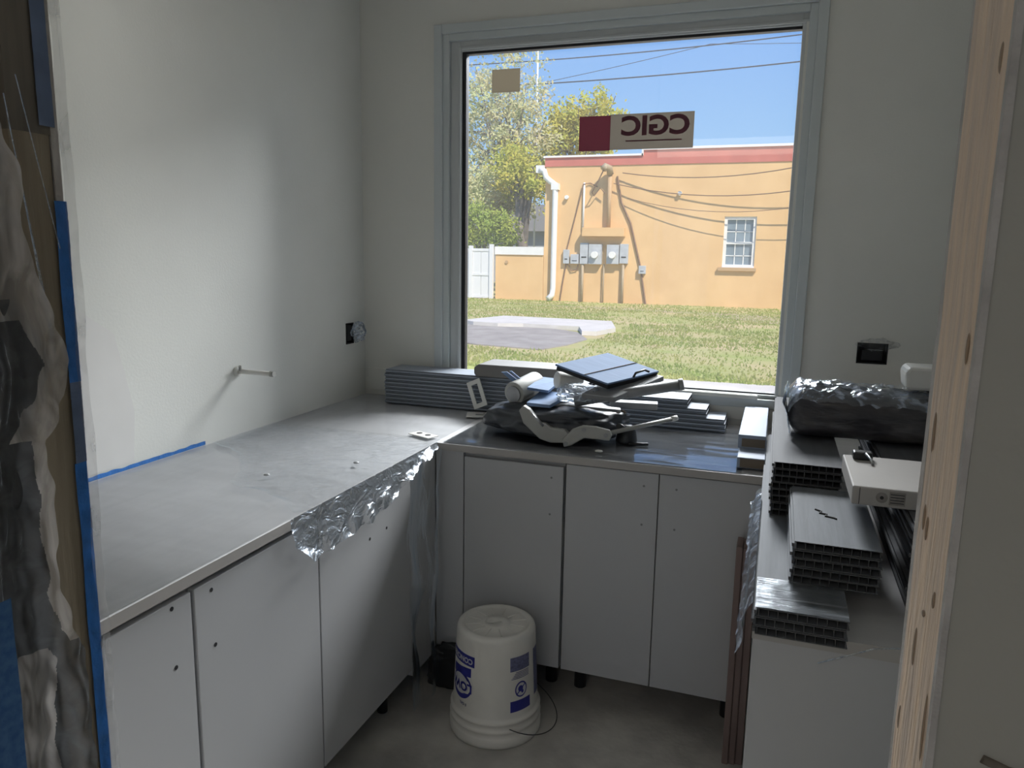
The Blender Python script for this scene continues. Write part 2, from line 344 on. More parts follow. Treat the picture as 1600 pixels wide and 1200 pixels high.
# stickers on the glass (seen from behind, so the writing is mirrored)
st = thing('window_sticker', 'grey glass maker sticker with mirrored red lettering and a red square, on the window', 'sticker', (1.2, .045, 1.98))
B(1.106, 1.434, .0465, .0485, 1.982, 2.118).build('label_panel', M['dec_grey'], st)
B(.978, 1.106, .0465, .0485, 1.980, 2.115).build('red_square', M['dec_red'], st)
def place_text(txt, size, mtx, name, m, parent, sx=1.0):
    me = text_mesh(txt, size)
    for v in me.vertices: v.co = mtx @ Vector((v.co.x*sx, v.co.y, v.co.z))
    base = BASE[parent.name]
    for v in me.vertices: v.co -= base
    me.materials.clear(); me.materials.append(m)
    o = bpy.data.objects.new(name, me); COL.objects.link(o); o.parent = parent; BASE[o.name] = base; return o
MIR = lambda x, y, z: Matrix(((-1, 0, 0, x), (0, 0, -1, y), (0, 1, 0, z), (0, 0, 0, 1)))
place_text('CGIC', .100, MIR(1.284, .0458, 2.068), 'lettering', M['dec_red'], st, 1.12)
B(1.17, 1.39, .0458, .0464, 2.012, 2.017).build('small_print', M['dec_red'], st)
tag(B(.596, .720, .0465, .0485, 2.226, 2.318).build('window_sticker', M['dec_tan']), 'small blank tan sticker in the upper left of the window glass', 'sticker')

# low splash strip at the foot of the wall under the window
struct(B(.018, 1.74, -.012, 0, .935, 1.035).build('trim_1', M['wall_back'], bevel=.002))

# ------------------------------------------------------------------ worktops
ct = MB().prism([(0, YP), (.70, YP), (.70, -.72), (1.787, -.72), (1.787, -1.712), (RW, -1.712), (RW, 0), (0, 0)], 2, .885, .91)
ct = ct.build('worktop', [M['counter'], M['counter_edge']], origin=(0, 0, .885))
for p in ct.data.polygons:
    if abs(p.normal.z) < .5: p.material_index = 1
tag(ct, 'pale grey worktop running round three walls under protective plastic', 'worktop')

# ------------------------------------------------------------------ cabinets
def door(parent, axis, a0, a1, face, holes, zt=.873, zb=.145, sgn=1):
    g = .0016; t = .018
    if axis == 'y': d = B(face-t, face, a0+g, a1-g, zb, zt)
    else: d = B(a0+g, a1-g, face, face+t, zb, zt)
    d = d.build('door', M['white_lam'], parent, bevel=.0015)
    for a, z in holes:
        h = MB()
        if axis == 'y': h.tube([(face-.003, a, z), (face+.0008, a, z)], .0048, 12)
        else: h.tube([(a, face+.003, z), (a, face-.0008, z)], .0038, 12)
        h.build('knob_hole', M['dark'] if axis == 'y' else M['hole_soft'], d)
    return d
# left run (doors face +x)
c = thing('base_cabinet', 'white two-door cabinet nearest the doorway on the left run', 'cabinet', (.35, -1.9, 0))
B(.02, .668, YP+.005, -1.437, .145, .884).build('body', M['carcass'], c)
door(c, 'y', YP+.008, -1.893, .69, [(-1.947, .853), (-1.945, .725)], zt=.866)
door(c, 'y', -1.886, -1.437, .69, [(-1.835, .845), (-1.831, .717)], zt=.866)
for yy in (-2.2, -1.55): MB().tube([(.6, yy, 0), (.6, yy, .145)], .018, 12).build('leg', M['black_pl'], c)
c = thing('base_cabinet', 'white one-door cabinet of the left run, beside the inner corner, plastic hanging over it', 'cabinet', (.35, -1.1, 0))
B(.02, .668, -1.435, -.90, .145, .884).build('body', M['carcass'], c)
door(c, 'y', -1.434, -.90, .69, [(-1.17, .718), (-1.068, .717)], zt=.866)
for yy in (-1.38, -.95): MB().tube([(.6, yy, 0), (.6, yy, .145)], .018, 12).build('leg', M['black_pl'], c)
tag(B(.655, .69, -.897, -.712, .12, .884).build('filler_strip', M['white_lam'], bevel=.0015), 'narrow white filler strip closing the left run at the inner corner', 'filler')
# back run (doors face the camera)
tag(B(.692, .797, -.71, -.69, .145, .884).build('filler_strip', M['white_lam'], bevel=.0015), 'white filler strip left of the window-side cabinets, behind the bucket', 'filler')
c = thing('base_cabinet', 'white one-door cabinet under the window, right behind the bucket', 'cabinet', (.98, -.35, 0))
B(.70, 1.158, -.688, -.02, .145, .884).build('body', M['carcass'], c)
door(c, 'x', .799, 1.159, -.71, [(1.116, .828), (1.113, .70)], zt=.868)
for xx in (1.09, .85): MB().tube([(xx, -.55, 0), (xx, -.55, .145)], .022, 12).build('leg', M['black_pl'], c)
c = thing('base_cabinet', 'white two-door cabinet under the window, right of the bucket', 'cabinet', (1.46, -.35, 0))
B(1.166, 1.78, -.69, -.02, .145, .884).build('body', M['carcass'], c)
door(c, 'x', 1.165, 1.4726, -.71, [(1.425, .836), (1.423, .706)], zt=.880)
door(c, 'x', 1.4726, 1.784, -.71, [(1.528, .836), (1.528, .703)], zt=.880)
for xx in (1.20, 1.72): MB().tube([(xx, -.55, 0), (xx, -.55, .145)], .022, 12).build('leg', M['black_pl'], c)
# right run
c = thing('base_cabinet', 'white cabinet with a plain end panel on the right, carrying the stacked planks', 'cabinet', (2.07, -1.2, 0))
B(1.806, RW-.005, -1.68, -.73, .10, .884).build('body', M['carcass'], c)
B(1.789, RW-.003, -1.702, -1.682, 0, .884).build('end_panel', M['white_lam'], c, bevel=.0015)
door(c, 'y', -1.68, -1.2, 1.806, [], zt=.873); door(c, 'y', -1.198, -.73, 1.806, [], zt=.873)
cb = thing('folded_cardboard', 'brown cardboard sheet standing on edge at the foot of the right cabinet', 'cardboard', (1.76, -.8, 0))
for k, (a, b, h) in enumerate([(1.724, 1.743, .715), (1.7435, 1.763, .712), (1.7635, 1.785, .708)]):
    B(a, b, -.82+.006*k, -.725, 0, h).build('cardboard_layer', M['brown'], cb, bevel=.003)

# ------------------------------------------------------------------ blue masking tape where the sheet meets the left wall
tp = MB(); N = 60
tp.grid(lambda u, v: Vector((.0015+.001*noise.noise(Vector((u*30, v, 0))), -1.62+.56*u, .913+v*(.012+.005*noise.noise(Vector((u*14, 3, 0)))))), N, 2)
tag(tp.build('masking_tape', M['tape'], recalc=False), 'blue masking tape along the left wall at the worktop', 'tape')

# ------------------------------------------------------------------ plastic sheeting on the worktop
def nz(x, y, s, k=0): return noise.noise(Vector((x*s, y*s, k)))
sheet = MB()
sheet.grid(lambda u, v: Vector((.005+.69*u, YP+.02+(2.26)*v, .9112+.0012+.0012*nz(u*6, v*3, 1, 5))), 24, 60)
tag(sheet.build('plastic_sheet', M['film_top'], recalc=False), 'clear plastic sheet lying flat over the left worktop', 'plastic sheet')
# second, loose sheet: curled edge on top, folded over the front edge, crumpled hem
CUT = [(0.0, -1.05), (.14, -1.10), (.22, -1.16), (.30, -1.25), (.36, -1.35), (.39, -1.41), (.57, -1.455), (.70, -1.545)]
def cut(x):
    for (a, ya), (b, yb) in zip(CUT, CUT[1:]):
        if x <= b: return ya+(yb-ya)*(x-a)/(b-a)
    return CUT[-1][1]
def top2(u, v):
    x = .012+.694*u; y0 = cut(x)+.012*nz(x, 0, 18); y = y0+(-.70-y0)*v
    curl = max(0, 1-v/.05)
    return Vector((x, y, .9165+.004*abs(nz(x, y, 7, 2))+.012*curl*(.4+abs(nz(x, 1, 9)))))
l2 = MB().grid(top2, 50, 60)
HEM = [(-1.575, .845), (-1.55, .83), (-1.515, .785), (-1.44, .787), (-1.25, .790), (-1.1, .803), (-1.0, .835), (-.90, .875), (-.80, .893), (-.735, .897)]
def hem(y):
    for (a, za), (b, zb_) in zip(HEM, HEM[1:]):
        if y <= b: return za+(zb_-za)*(y-a)/(b-a)
    return HEM[-1][1]
def drape(u, v):
    y = -1.575+.84*u; z1 = hem(y)+.006*nz(y, 0, 30); z = .917+(z1-.917)*v
    w = v*v
    return Vector((.706+.002+.022*w*(.6+nz(y, z, 16, 1))+.004*w*nz(y, z, 45, 4), y, z))
l2.grid(drape, 160, 16)
ps = l2.build('plastic_sheet', M['film_drape'], recalc=False)
ps.data.materials.append(M['film_hang'])
for p in ps.data.polygons[:3000]: p.material_index = 1
tag(ps, 'loose clear plastic sheet with a curled edge, crumpled over the worktop front', 'plastic sheet')
def hang(u, v):
    y = -.955+.235*u-.03*v+.0*u; z = .90-.875*v
    return Vector((.712+.010*math.sin(u*9+v*2)+.02*nz(u*3, v*5, 1, 7)+.02*v*v, y-.012*math.sin(v*3), z))
tag(MB().grid(hang, 24, 60).build('plastic_sheet', M['film_hang'], recalc=False), 'thin clear plastic hanging to the floor at the inner corner of the cabinets', 'plastic sheet')
def back2(u, v):
    x = .72+1.0*u; y = -.714+.60*v
    return Vector((x, y, .9125+.003*abs(nz(x*2, y*6, 2, 9))))
tag(MB().grid(back2, 60, 50).build('plastic_sheet', M['film_back'], recalc=False), 'clear shiny plastic sheet lying over the worktop under the window', 'plastic sheet')

# ------------------------------------------------------------------ outlet openings with bagged boxes
def crumple(c, size, m, name, parent, seed, flat=(1, 1, 1)):
    bm = MB(); bmesh.ops.create_icosphere(bm.bm, subdivisions=4, radius=1)
    for v in bm.bm.verts:
        k = 1+.35*noise.noise(v.co*2.2+Vector((seed, 0, 0)))+.22*noise.noise(v.co*6+Vector((0, seed, 0)))
        v.co = Vector((v.co.x*size[0]*k, v.co.y*size[1]*k, v.co.z*size[2]*k))+Vector(c)
    return bm.build(name, m, parent)
ob = thing('outlet_box', 'open outlet box with crinkled plastic in the left wall near the corner', 'outlet box', (0, -.13, 1.157))
bx = MB(); bx.box(-.05, -.048, -.165, -.10, 1.157, 1.25); bx.box(-.05, .002, -.165, -.161, 1.157, 1.25); bx.box(-.05, .002, -.104, -.10, 1.157, 1.25); bx.box(-.05, .002, -.165, -.10, 1.157, 1.161); bx.box(-.05, .002, -.165, -.10, 1.246, 1.25)
bx.build('box', M['dark'], ob)
B(-.03, -.002, -.15, -.115, 1.17, 1.24).build('device', M['black_pl'], ob, bevel=.003)
crumple((.038, -.125, 1.212), (.034, .022, .042), M['film_edge'], 'plastic_wrap', ob, 3)
ob = thing('outlet_box', 'open outlet box with crinkled plastic in the window wall at right', 'outlet box', (2.13, 0, 1.184))
bx = MB(); bx.box(2.078, 2.182, .048, .05, 1.184, 1.261); bx.box(2.078, 2.082, -.002, .05, 1.184, 1.261); bx.box(2.178, 2.182, -.002, .05, 1.184, 1.261); bx.box(2.078, 2.182, -.002, .05, 1.184, 1.188); bx.box(2.078, 2.182, -.002, .05, 1.257, 1.261)
bx.build('box', M['dark'], ob)
B(2.095, 2.165, .004, .03, 1.195, 1.235).build('device', M['black_pl'], ob, bevel=.003)
crumple((2.145, -.016, 1.258), (.062, .012, .022), M['film_hang'], 'plastic_wrap', ob, 8)

# pipe stub in the left wall
pp = thing('pipe_stub', 'beige pipe stub with a small valve sticking out of the left wall', 'pipe', (0, -.886, 1.14))
MB().tube([(.0, -.886, 1.139), (.145, -.886, 1.139)], .0085, 14).build('pipe', M['white_pl'], pp)
MB().tube([(0, -.886, 1.139), (.012, -.886, 1.139)], .019, 18).build('collar', M['white_pl'], pp, bevel=.002)
MB().tube([(.142, -.886, 1.139), (.158, -.886, 1.139)], .0105, 14).build('cap', M['cream'], pp)
MB().tube([(.016, -.886, 1.139), (.026, -.900, 1.160)], .005, 8).build('valve_lever', M['cream'], pp)

# ------------------------------------------------------------------ hollow planks
PH = .0165; PWD = .150
def plank_mesh(L, along, w=PWD, cells=9, seed=0):
    mb = MB(); t = .0014; h = PH-.0012
    def bx(a0, a1, z0, z1, l0=0, l1=L):
        if along == 'y': mb.box(a0, a1, l0, l1, z0, z1)
        else: mb.box(l0, l1, a0, a1, z0, z1)
    bx(0, w, 0, t); bx(0, w, h-t, h)
    for k in range(cells+1):
        a = .0035+(w-.007)*k/cells
        bx(a-.0006, a+.0006, t, h-t)
    bx(-.0045, .0, h*.30, h*.72)                                           # interlocking tongue
    ax = Vector((0, 1, 0)) if along == 'y' else Vector((1, 0, 0))
    bmesh.ops.recalc_face_normals(mb.bm, faces=mb.bm.faces[:]); mb.bm.normal_update()
    for i, f in enumerate(mb.bm.faces):
        if abs(f.normal.dot(ax)) > .9 or 12 <= i < 12+6*(cells+1): f.material_index = 1
    return mb
ORD = ['topmost', 'second from the top', 'third from the top', 'fourth from the top', 'fifth from the top', 'sixth from the top', 'seventh from the top', 'eighth from the top', 'ninth from the top', 'tenth from the top', 'eleventh from the top', 'twelfth from the top', 'thirteenth from the top']
def stack(x, y, z, L, n, along, where, group, m, jit=.004, mirror=False, lens=None, cells=9, w=PWD):
    src = None
    for k in range(n):
        lab = 'hollow grey plank, %s in %s' % (ORD[n-1-k], where)
        if k == n-1 and n > 1: lab = 'hollow grey plank on top of %s' % where
        if k == 0 and n > 1: lab = 'hollow grey plank at the bottom of %s' % where
        Lk = lens[k] if lens else L
        if src is None or lens:
            o = plank_mesh(Lk, along, w=w, cells=cells).build('hollow_plank', [m, M['plank_shade']], origin=(0, 0, 0), recalc=False); src = o
        else:
            o = src.copy(); COL.objects.link(o)
        dx, dy = random.uniform(-jit, jit), random.uniform(-jit, jit)
        o.location = (x+dx, y+dy, z+k*PH)
        tag(o, lab, 'plank', group)
g1 = 'planks stacked under the window, left side'
stack(.20, -.175, .9145, .90, 9, 'x', 'the long stack under the window at left', g1, M['plank_x'], jit=.0025)
stack(1.125, -.175, .9145, .51, 7, 'x', 'the stepped stack under the window', 'planks in the stepped stack under the window', M['plank_x'], jit=.001,
      lens=[.51, .508, .505, .44, .438, .368, .367])
stack(1.791, -1.742, .911, 1.40, 3, 'y', 'the lowest stack overhanging the right worktop', 'planks in the lowest stack on the right worktop', M['plank'], jit=.0035)
stack(1.850, -1.612, .911+3*PH, .37, 5, 'y', 'the short middle stack on the right worktop', 'planks in the short middle stack on the right worktop', M['plank'], jit=.004)
stack(1.806, -1.225, .911+3*PH, .90, 8, 'y', 'the tall stack behind the short one', 'planks in the tall stack on the right worktop', M['plank_dk'], jit=.0028)
stack(2.060, -1.585, .911, 1.05, 11, 'y', 'the stack against the right wall', 'planks in the stack against the right wall', M['plank_dk'], jit=.010)
# marker scribble on the short stack
sc = MB().tube([(1.894, -1.402, 1.0426), (1.905, -1.412, 1.0426), (1.902, -1.425, 1.0426), (1.915, -1.428, 1.0426), (1.912, -1.441, 1.0426), (1.928, -1.446, 1.0426), (1.932, -1.452, 1.0426)], .0022, 6)
tag(sc.build('marker_scribble', M['dark']), 'dark marker scribble on the top plank of the short stack', 'mark')

# plastic hanging off the left side of the lowest stack
def pl(u, v):
    y = -1.73+.72*u
    return Vector((1.784-.026*v-.006*math.sin(v*6)+.007*nz(y, v, 22, 3)*v, y-.012*v, .9625-.085*v*(1.15-.7*u)+.004*nz(y, 0, 40)))
tag(MB().grid(pl, 90, 14).build('plastic_wrap', M['film_edge'], recalc=False), 'shiny clear wrap hanging off the left side of the lowest plank stack', 'plastic wrap')
# clear wrap over the end and top of the lowest stack
def pl2(u, v):
    x = 1.789+.152*u; y = -1.746+.40*v
    return Vector((x, y, .9625+.0012*abs(nz(x, y, 30, 4))))
tag(MB().grid(pl2, 20, 30, keep=lambda u, v: v < .32).build('plastic_wrap', M['film_streak'], recalc=False), 'clear wrap over the near end of the lowest plank stack', 'plastic wrap')
# loose plastic strand over the end panel
tag(MB().tube([(2.03, -1.712, .9135), (1.985, -1.722, .909), (1.94, -1.722, .886), (1.90, -1.716, .862)], .0012, 6).build('plastic_strand', M['film_edge']), 'thin clear plastic strand trailing over the white end panel', 'plastic strand')

# ------------------------------------------------------------------ white carton
Zc = .911+11*PH+.0005
cx0, cx1, cy0, cy1 = 1.951, 2.26, -1.50, -1.245
bxw = thing('carton', 'flat white carton with a round mark and a label lying on the planks at right', 'box', (2.1, -1.4, Zc))
B(cx0, cx1, cy0, cy1, Zc, Zc+.037).build('carton_body', M['carton'], bxw, bevel=.003)
B(cx0+.013, cx0+.0142, cy0-.0006, cy0, Zc+.002, Zc+.035).build('flap_seam', M['dark'], bxw)
MB().tube([(2.004, cy0-.0004, Zc+.019), (2.004, cy0+.001, Zc+.019)], .0105, 24).build('round_mark', M['carton_side'], bxw)
MB().tube([(2.004, cy0-.0012, Zc+.019), (2.004, cy0+.001, Zc+.019)], .0035, 16).build('hole', M['dark'], bxw)
lb = B(2.017, 2.045, cy0-.0006, cy0, Zc+.006, Zc+.032).build('printed_label', M['carton_side'], bxw)
for k in range(4): B(2.019, 2.043, cy0-.001, cy0-.0005, Zc+.010+.0055*k, Zc+.0115+.0055*k).build('text_line', M['dark'], lb)
# black strap with a clip on the carton
sb = thing('clamp', 'small black clamp with a metal pin lying on the white carton', 'clamp', (2.0, -1.27, Zc+.037))
B(1.968, 2.008, -1.29, -1.262, Zc+.0372, Zc+.055).build('jaw', M['black_pl'], sb, bevel=.004)
MB().tube([(1.992, -1.30, Zc+.056), (2.004, -1.318, Zc+.044), (2.004, -1.33, Zc+.0395)], .003, 8).build('pin', M['alu'], sb)

# ------------------------------------------------------------------ long black wrapped bundle
Zb = .911+11*PH+.001
def bun(u, v):
    a = 2*PI*v; x = 1.842+.49*u
    endr = 1-.35*max(0, 1-u/.06)**2
    ca, sa = math.cos(a), math.sin(a)
    sgn = lambda t: math.copysign(abs(t)**.5, t)
    k = 1+.10*noise.noise(Vector((u*5, ca*2, sa*2)))+.05*noise.noise(Vector((u*16, ca*4, sa*4)))
    sl = -.012*u
    return Vector((x, -.865+.105*sgn(ca)*k*endr, Zb+.066+.064*sgn(sa)*endr*(k if sa > 0 else 1)+(sl if sa > 0 else 0)))
bd = thing('wrapped_bundle', 'long bundle wrapped in black plastic lying across the planks at right', 'bundle', (2.08, -.86, Zb))
m = MB().grid(bun, 60, 48); 
for u in (0, 1):
    c0 = bun(u, 0); ctr = Vector((c0.x-(.008 if u == 0 else -.003), -.865, Zb+.066)); vs = [bun(u, j/48) for j in range(48)]+[ctr]
    m.verts(vs, [(j, (j+1) % 48, 48) for j in range(48)], True)
bmesh.ops.remove_doubles(m.bm, verts=m.bm.verts[:], dist=1e-5)
m.build('black_wrapping', M['film_black'], bd)
def wrap(u, v):
    x = 1.834+.40*u; p = bun(min(1, max(0, (x-1.842)/.49)), .52-.30*v*(1-.0*u))
    return Vector((x, -.865+(p.y+.865)*1.04-.0, Zb+.066+(p.z-Zb-.066)*1.06+.010*abs(nz(x, v*.3, 26, 3))+.004))
m = MB()
def wrap2(u, v):
    x = 1.834+.47*u; y = -.985+.20*v
    return Vector((x, y, Zb+.137-.012*u-.030*max(0, 1-v*5)**2-.03*max(0, 1-u*14)**2+.013*nz(x, y, 22, 3)+.008*nz(x, y, 60, 5)))
m.grid(wrap2, 90, 30)
m.build('clear_wrap', M['film_edge'], bd, recalc=False)
def wrap3(u, v):
    z = Zb+.135-.12*v; y = -.985+.15*u
    return Vector((1.832-.008*math.sin(v*5)+.008*nz(y, z, 30, 1), y, z))
m = MB().grid(wrap3, 20, 30); m.build('clear_wrap_end', M['film_edge'], bd, recalc=False)
# white rounded block on the bundle
wb = MB().prism([(2.118, 0), (2.112, .045), (2.122, .060), (2.33, .060), (2.33, 0)], 1, -.90, -.80)
for v in wb.bm.verts: v.co.z += Zb+.139
tag(wb.build('foam_block', M['white_pl'], bevel=.008), 'off-white foam block resting on the black wrapped bundle', 'foam block')
# thin metal rod across the tall stack
tag(MB().tube([(1.812, -1.03, Zb+.001-.046), (1.822, -1.015, Zb+.004-.046), (1.90, -1.005, Zb+.004-.046)], .003, 8).build('rod', M['alu']), 'thin bent metal rod on the tall plank stack, before the black bundle', 'rod')

# ------------------------------------------------------------------ white boards beside the planks, on the window worktop
bdz = [(1.700, 1.786, -.66, -.035, .9165, .952), (1.700, 1.787, -.715, -.10, .9165, .9166)]
o = thing('white_board', 'lower and longer of the two white boards at the right end under the window', 'board', (1.745, -.35, .9165), 'white boards under the window')
B(1.703, 1.786, -.665, -.03, .9165, .9505).build('board_body', M['board'], o, bevel=.002); B(1.712, 1.784, -.6665, -.6645, .919, .9475).build('raw_end', M['raw_edge'], o)
o = thing('white_board', 'upper and shorter of the two white boards at the right end under the window', 'board', (1.745, -.28, .951), 'white boards under the window')
B(1.698, 1.784, -.545, -.03, .951, .996).build('board_body', M['board'], o, bevel=.002); B(1.710, 1.782, -.5465, -.5445, .957, .984).build('raw_end', M['raw_edge'], o)

# ------------------------------------------------------------------ the heap of hardware in front of the window
def noisy_blob(c, r, seed, power=.75, amp=.16, sub=5):
    mb = MB(); bmesh.ops.create_icosphere(mb.bm, subdivisions=sub, radius=1)
    for v in mb.bm.verts:
        n_ = v.co.copy(); k = 1+amp*noise.noise(n_*1.6+Vector((seed, 0, 0)))+amp*.45*noise.noise(n_*5+Vector((0, seed, 0)))
        f = lambda t: math.copysign(abs(t)**power, t)
        v.co = Vector((f(n_.x)*r[0]*k, f(n_.y)*r[1]*k, f(n_.z)*r[2]*k))+Vector(c)
        v.co.z = max(v.co.z, c[2]-r[2])
    for f_ in mb.bm.faces: f_.smooth = True
    return mb
tag(noisy_blob((1.050, -.455, .976), (.245, .150, .062), 4).build('black_bag', M['bagb']), 'slumped black plastic bag under the heap of hardware by the window', 'bag')
# lower arm bracket: two plates joined at a pivot
ab = thing('hinge_arm', 'two-part cream metal arm bracket with bolt holes, front of the heap', 'bracket', (1.14, -.60, .92))
def plate(poly, y, t, name, mtx=None): return MB().prism(poly, 1, y, y+t, mtx).build(name, M['cream'], ab, bevel=.004)
def px(u, v, y):  # helper frame on the heap: metres right of x=.95 and above z=.90 at depth y
    return (u, v)
plate([(.968, 1.030), (.985, 1.048), (1.005, 1.036), (1.045, .992), (1.062, .992), (1.085, .978), (1.135, .975), (1.150, .960), (1.142, .930), (1.085, .925), (1.045, .935), (.985, .985)], -.628, .026, 'rear_plate')
fp = plate([(1.135, .918), (1.130, .945), (1.165, .985), (1.200, 1.000), (1.245, 1.000), (1.292, .992), (1.300, .975), (1.292, .955), (1.262, .956), (1.205, .956), (1.160, .925)], -.640, .012, 'front_plate')
for (a, b) in ((1.143, .931), (1.205, .985), (1.280, .973)):
    MB().tube([(a, -.6425, b), (a, -.639, b)], .0075, 14).build('bolt', M['gal'], fp)
MB().tube([(1.02, -.640, 1.025), (1.062, -.640, .985)], .004, 8).build('edge_rib', M['alu'], ab)
# big round tube on the heap
tb = thing('roller_tube', 'thick grey round tube lying slanted across the heap', 'tube', (1.27, -.47, 1.05))
MB().tube([(1.135, -.505, 1.053), (1.490, -.450, 1.130)], .019, 24).build('tube', M['gal'], tb)
MB().tube([(1.488, -.4505, 1.1295), (1.503, -.448, 1.133)], .0205, 24).build('end_cap', M['gal'], tb, bevel=.002)
rd = thing('push_rod', 'thin pale rod sticking out right from the arm bracket', 'rod', (1.39, -.55, .975))
MB().tube([(1.285, -.60, .973), (1.478, -.46, 1.012)], .0075, 14).build('rod', M['cream'], rd); MB().tube([(1.470, -.466, 1.010), (1.488, -.453, 1.014)], .0095, 14).build('rod_tip', M['white_pl'], rd)
# folded sheet metal cover on top, the sky's blue reflection painted into its colour
def quadslab(a, b, c_, d, t):
    vs = [Vector(a), Vector(b), Vector(c_), Vector(d)]; nrm = (vs[1]-vs[0]).cross(vs[3]-vs[0]).normalized(); 
    if nrm.z < 0: nrm = -nrm
    lo = [v-nrm*t for v in vs]
    return MB().verts(vs+lo, [(0, 1, 2, 3), (7, 6, 5, 4), (0, 4, 5, 1), (1, 5, 6, 2), (2, 6, 7, 3), (3, 7, 4, 0)])
tpn = thing('metal_cover', 'flat folded metal cover with a dark rim on top of the heap by the window', 'cover', (1.23, -.43, 1.15))
quadslab((1.065, -.52, 1.184), (1.256, -.53, 1.130), (1.404, -.35, 1.158), (1.213, -.34, 1.212), .007).build('cover_sheet', M['cover_sky'], tpn, bevel=.001)
quadslab((1.070, -.515, 1.177), (1.257, -.525, 1.123), (1.400, -.355, 1.151), (1.213, -.345, 1.205), .016).build('rim', M['gasket'], tpn)
sm = MB().tube([(1.172, -.5256, 1.1543), (1.320, -.3458, 1.1825)], .0016, 6); sm.build('seam', M['raw_edge'], tpn)
MB().tube([(1.330, -.452, 1.144), (1.337, -.45, 1.160), (1.362, -.415, 1.168), (1.375, -.398, 1.160)], .0042, 8).build('handle', M['black_pl'], tpn)
o = quadslab((1.17, -.55, 1.092), (1.285, -.545, 1.085), (1.424, -.36, 1.142), (1.30, -.33, 1.16), .020).build('metal_tray', M['gal'], bevel=.003)
tag(o, 'flat grey metal tray under the folded cover in the heap', 'tray')
rl = thing('paper_roll', 'small white roll tucked under the left end of the metal cover', 'roll', (1.09, -.46, 1.1))
MB().tube([(1.062, -.49, 1.123), (1.135, -.43, 1.113)], .030, 24).build('roll', M['white_pl'], rl, bevel=.003)
o = noisy_blob((1.155, -.49, 1.083), (.085, .055, .032), 9, amp=.3).build('clear_bag', M['film_drape'])
tag(o, 'crumpled clear plastic bag between the metal cover and the thick tube', 'bag')
# left closer housing with a flat strip
ch = thing('motor_housing', 'round metal housing with a flat strip, leaning at the left end of the heap', 'housing', (.93, -.44, 1.03))
MB().tube([(.905, -.50, 1.062), (.945, -.36, 1.085)], .043, 28).build('drum', M['cream'], ch, bevel=.004)
MB().tube([(.9035, -.506, 1.061), (.9055, -.499, 1.062)], .030, 24).build('drum_face', M['gal'], ch)
quadslab((.846, -.47, 1.135), (.868, -.47, 1.137), (.918, -.455, 1.098), (.894, -.455, 1.094), .004).build('flat_strip', M['cover_sky'], ch)
quadslab((.876, -.465, 1.139), (.884, -.465, 1.140), (.93, -.45, 1.100), (.922, -.45, 1.098), .004).build('side_strip', M['cover_sky'], ch)
quadslab((.957, -.50, 1.090), (1.03, -.48, 1.080), (1.05, -.36, 1.105), (.965, -.36, 1.108), .010).build('metal_bracket', M['cover_sky'])
tag(bpy.data.objects['metal_bracket'], 'small flat shiny bracket between the round housing and the paper roll', 'bracket')
o = quadslab((.975, -.56, 1.046), (1.06, -.56, 1.044), (1.10, -.44, 1.066), (.985, -.42, 1.068), .012).build('metal_bracket', M['cover_sky'])
tag(o, 'flat shiny bracket lying on the black bag just above the hinge arm', 'bracket')
o = MB().box(0, .235, -.02, .02, -.014, .014, Matrix.Translation((1.06, -.50, 1.028)) @ Matrix.Rotation(math.radians(12), 4, 'Z') @ Matrix.Rotation(math.radians(3), 4, 'Y')).build('channel_bar', M['gal'], bevel=.003)
tag(o, 'grey channel bar under the thick tube, over the black bag', 'bar')
o = MB().box(0, .17, -.025, .025, -.012, .012, Matrix.Translation((1.24, -.40, 1.035)) @ Matrix.Rotation(math.radians(8), 4, 'Z')).build('channel_bar', M['gal'], bevel=.003)
tag(o, 'short grey channel bar sticking out right below the thick tube', 'bar')
ft = thing('rubber_bumper', 'black rubber bumper piece at the right end of the black bag', 'bumper', (1.32, -.47, .915))
MB().lathe([(0, 0), (.036, 0), (.038, .01), (.030, .055), (.018, .066), (0, .066)], (1.320, -.48, .915), 24).build('bumper_pad', M['black_pl'], ft)
MB().tube([(1.32, -.48, .96), (1.30, -.53, .985)], .010, 10).build('bumper_neck', M['black_pl'], ft)
tag(MB().tube([(1.335, -.52, .9215), (1.40, -.50, .9215)], .006, 8).build('rubber_strip', M['black_pl']), 'short black rubber strip lying right of the black bag', 'strip')
# dark thin panel lying on the plank stack
ptop = .9145+9*PH
o = MB().prism([(.635, ptop), (.625, ptop+.012), (.625, ptop+.038), (.645, ptop+.052), (1.03, ptop+.052), (1.03, ptop)], 1, -.20, -.025).build('shallow_case', mat('taupe_case', (.20, .19, .18), .5, noise_amt=.1), bevel=.004)
tag(o, 'shallow dark taupe case lying on the plank stack under the window', 'case')
# switch plates
def cover_plate(name, label, mtx, w, h, ow, oh, m):
    t_ = .005; mb = MB()
    for (a, b, c_, d) in ((-w, -ow, -h, h), (ow, w, -h, h), (-ow, ow, oh, h), (-ow, ow, -h, -oh)): mb.box(a, b, 0, t_, c_, d, mtx)
    o = mb.build(name, m); tag(o, label, 'cover plate'); return o
mt = Matrix.Translation((.648, -.222, .995)) @ Matrix.Rotation(math.radians(-24), 4, 'Y') @ Matrix.Rotation(math.radians(-12), 4, 'X')
cover_plate('cover_plate', 'off-white open cover frame leaning on the plank stack, left of the heap', mt, .031, .058, .014, .040, M['white_pl'])
mt = Matrix.Translation((.68, -.27, .9165)) @ Matrix.Rotation(math.radians(20), 4, 'Z') @ Matrix.Rotation(math.radians(90), 4, 'X')
cover_plate('cover_plate', 'off-white cover plate lying flat on the worktop before the plank stack', mt, .052, .042, .016, .018, M['white_pl'])
cp = thing('switch_plate', 'small white plate with two dark holes at the inner corner of the worktop', 'plate', (.63, -.68, .915))
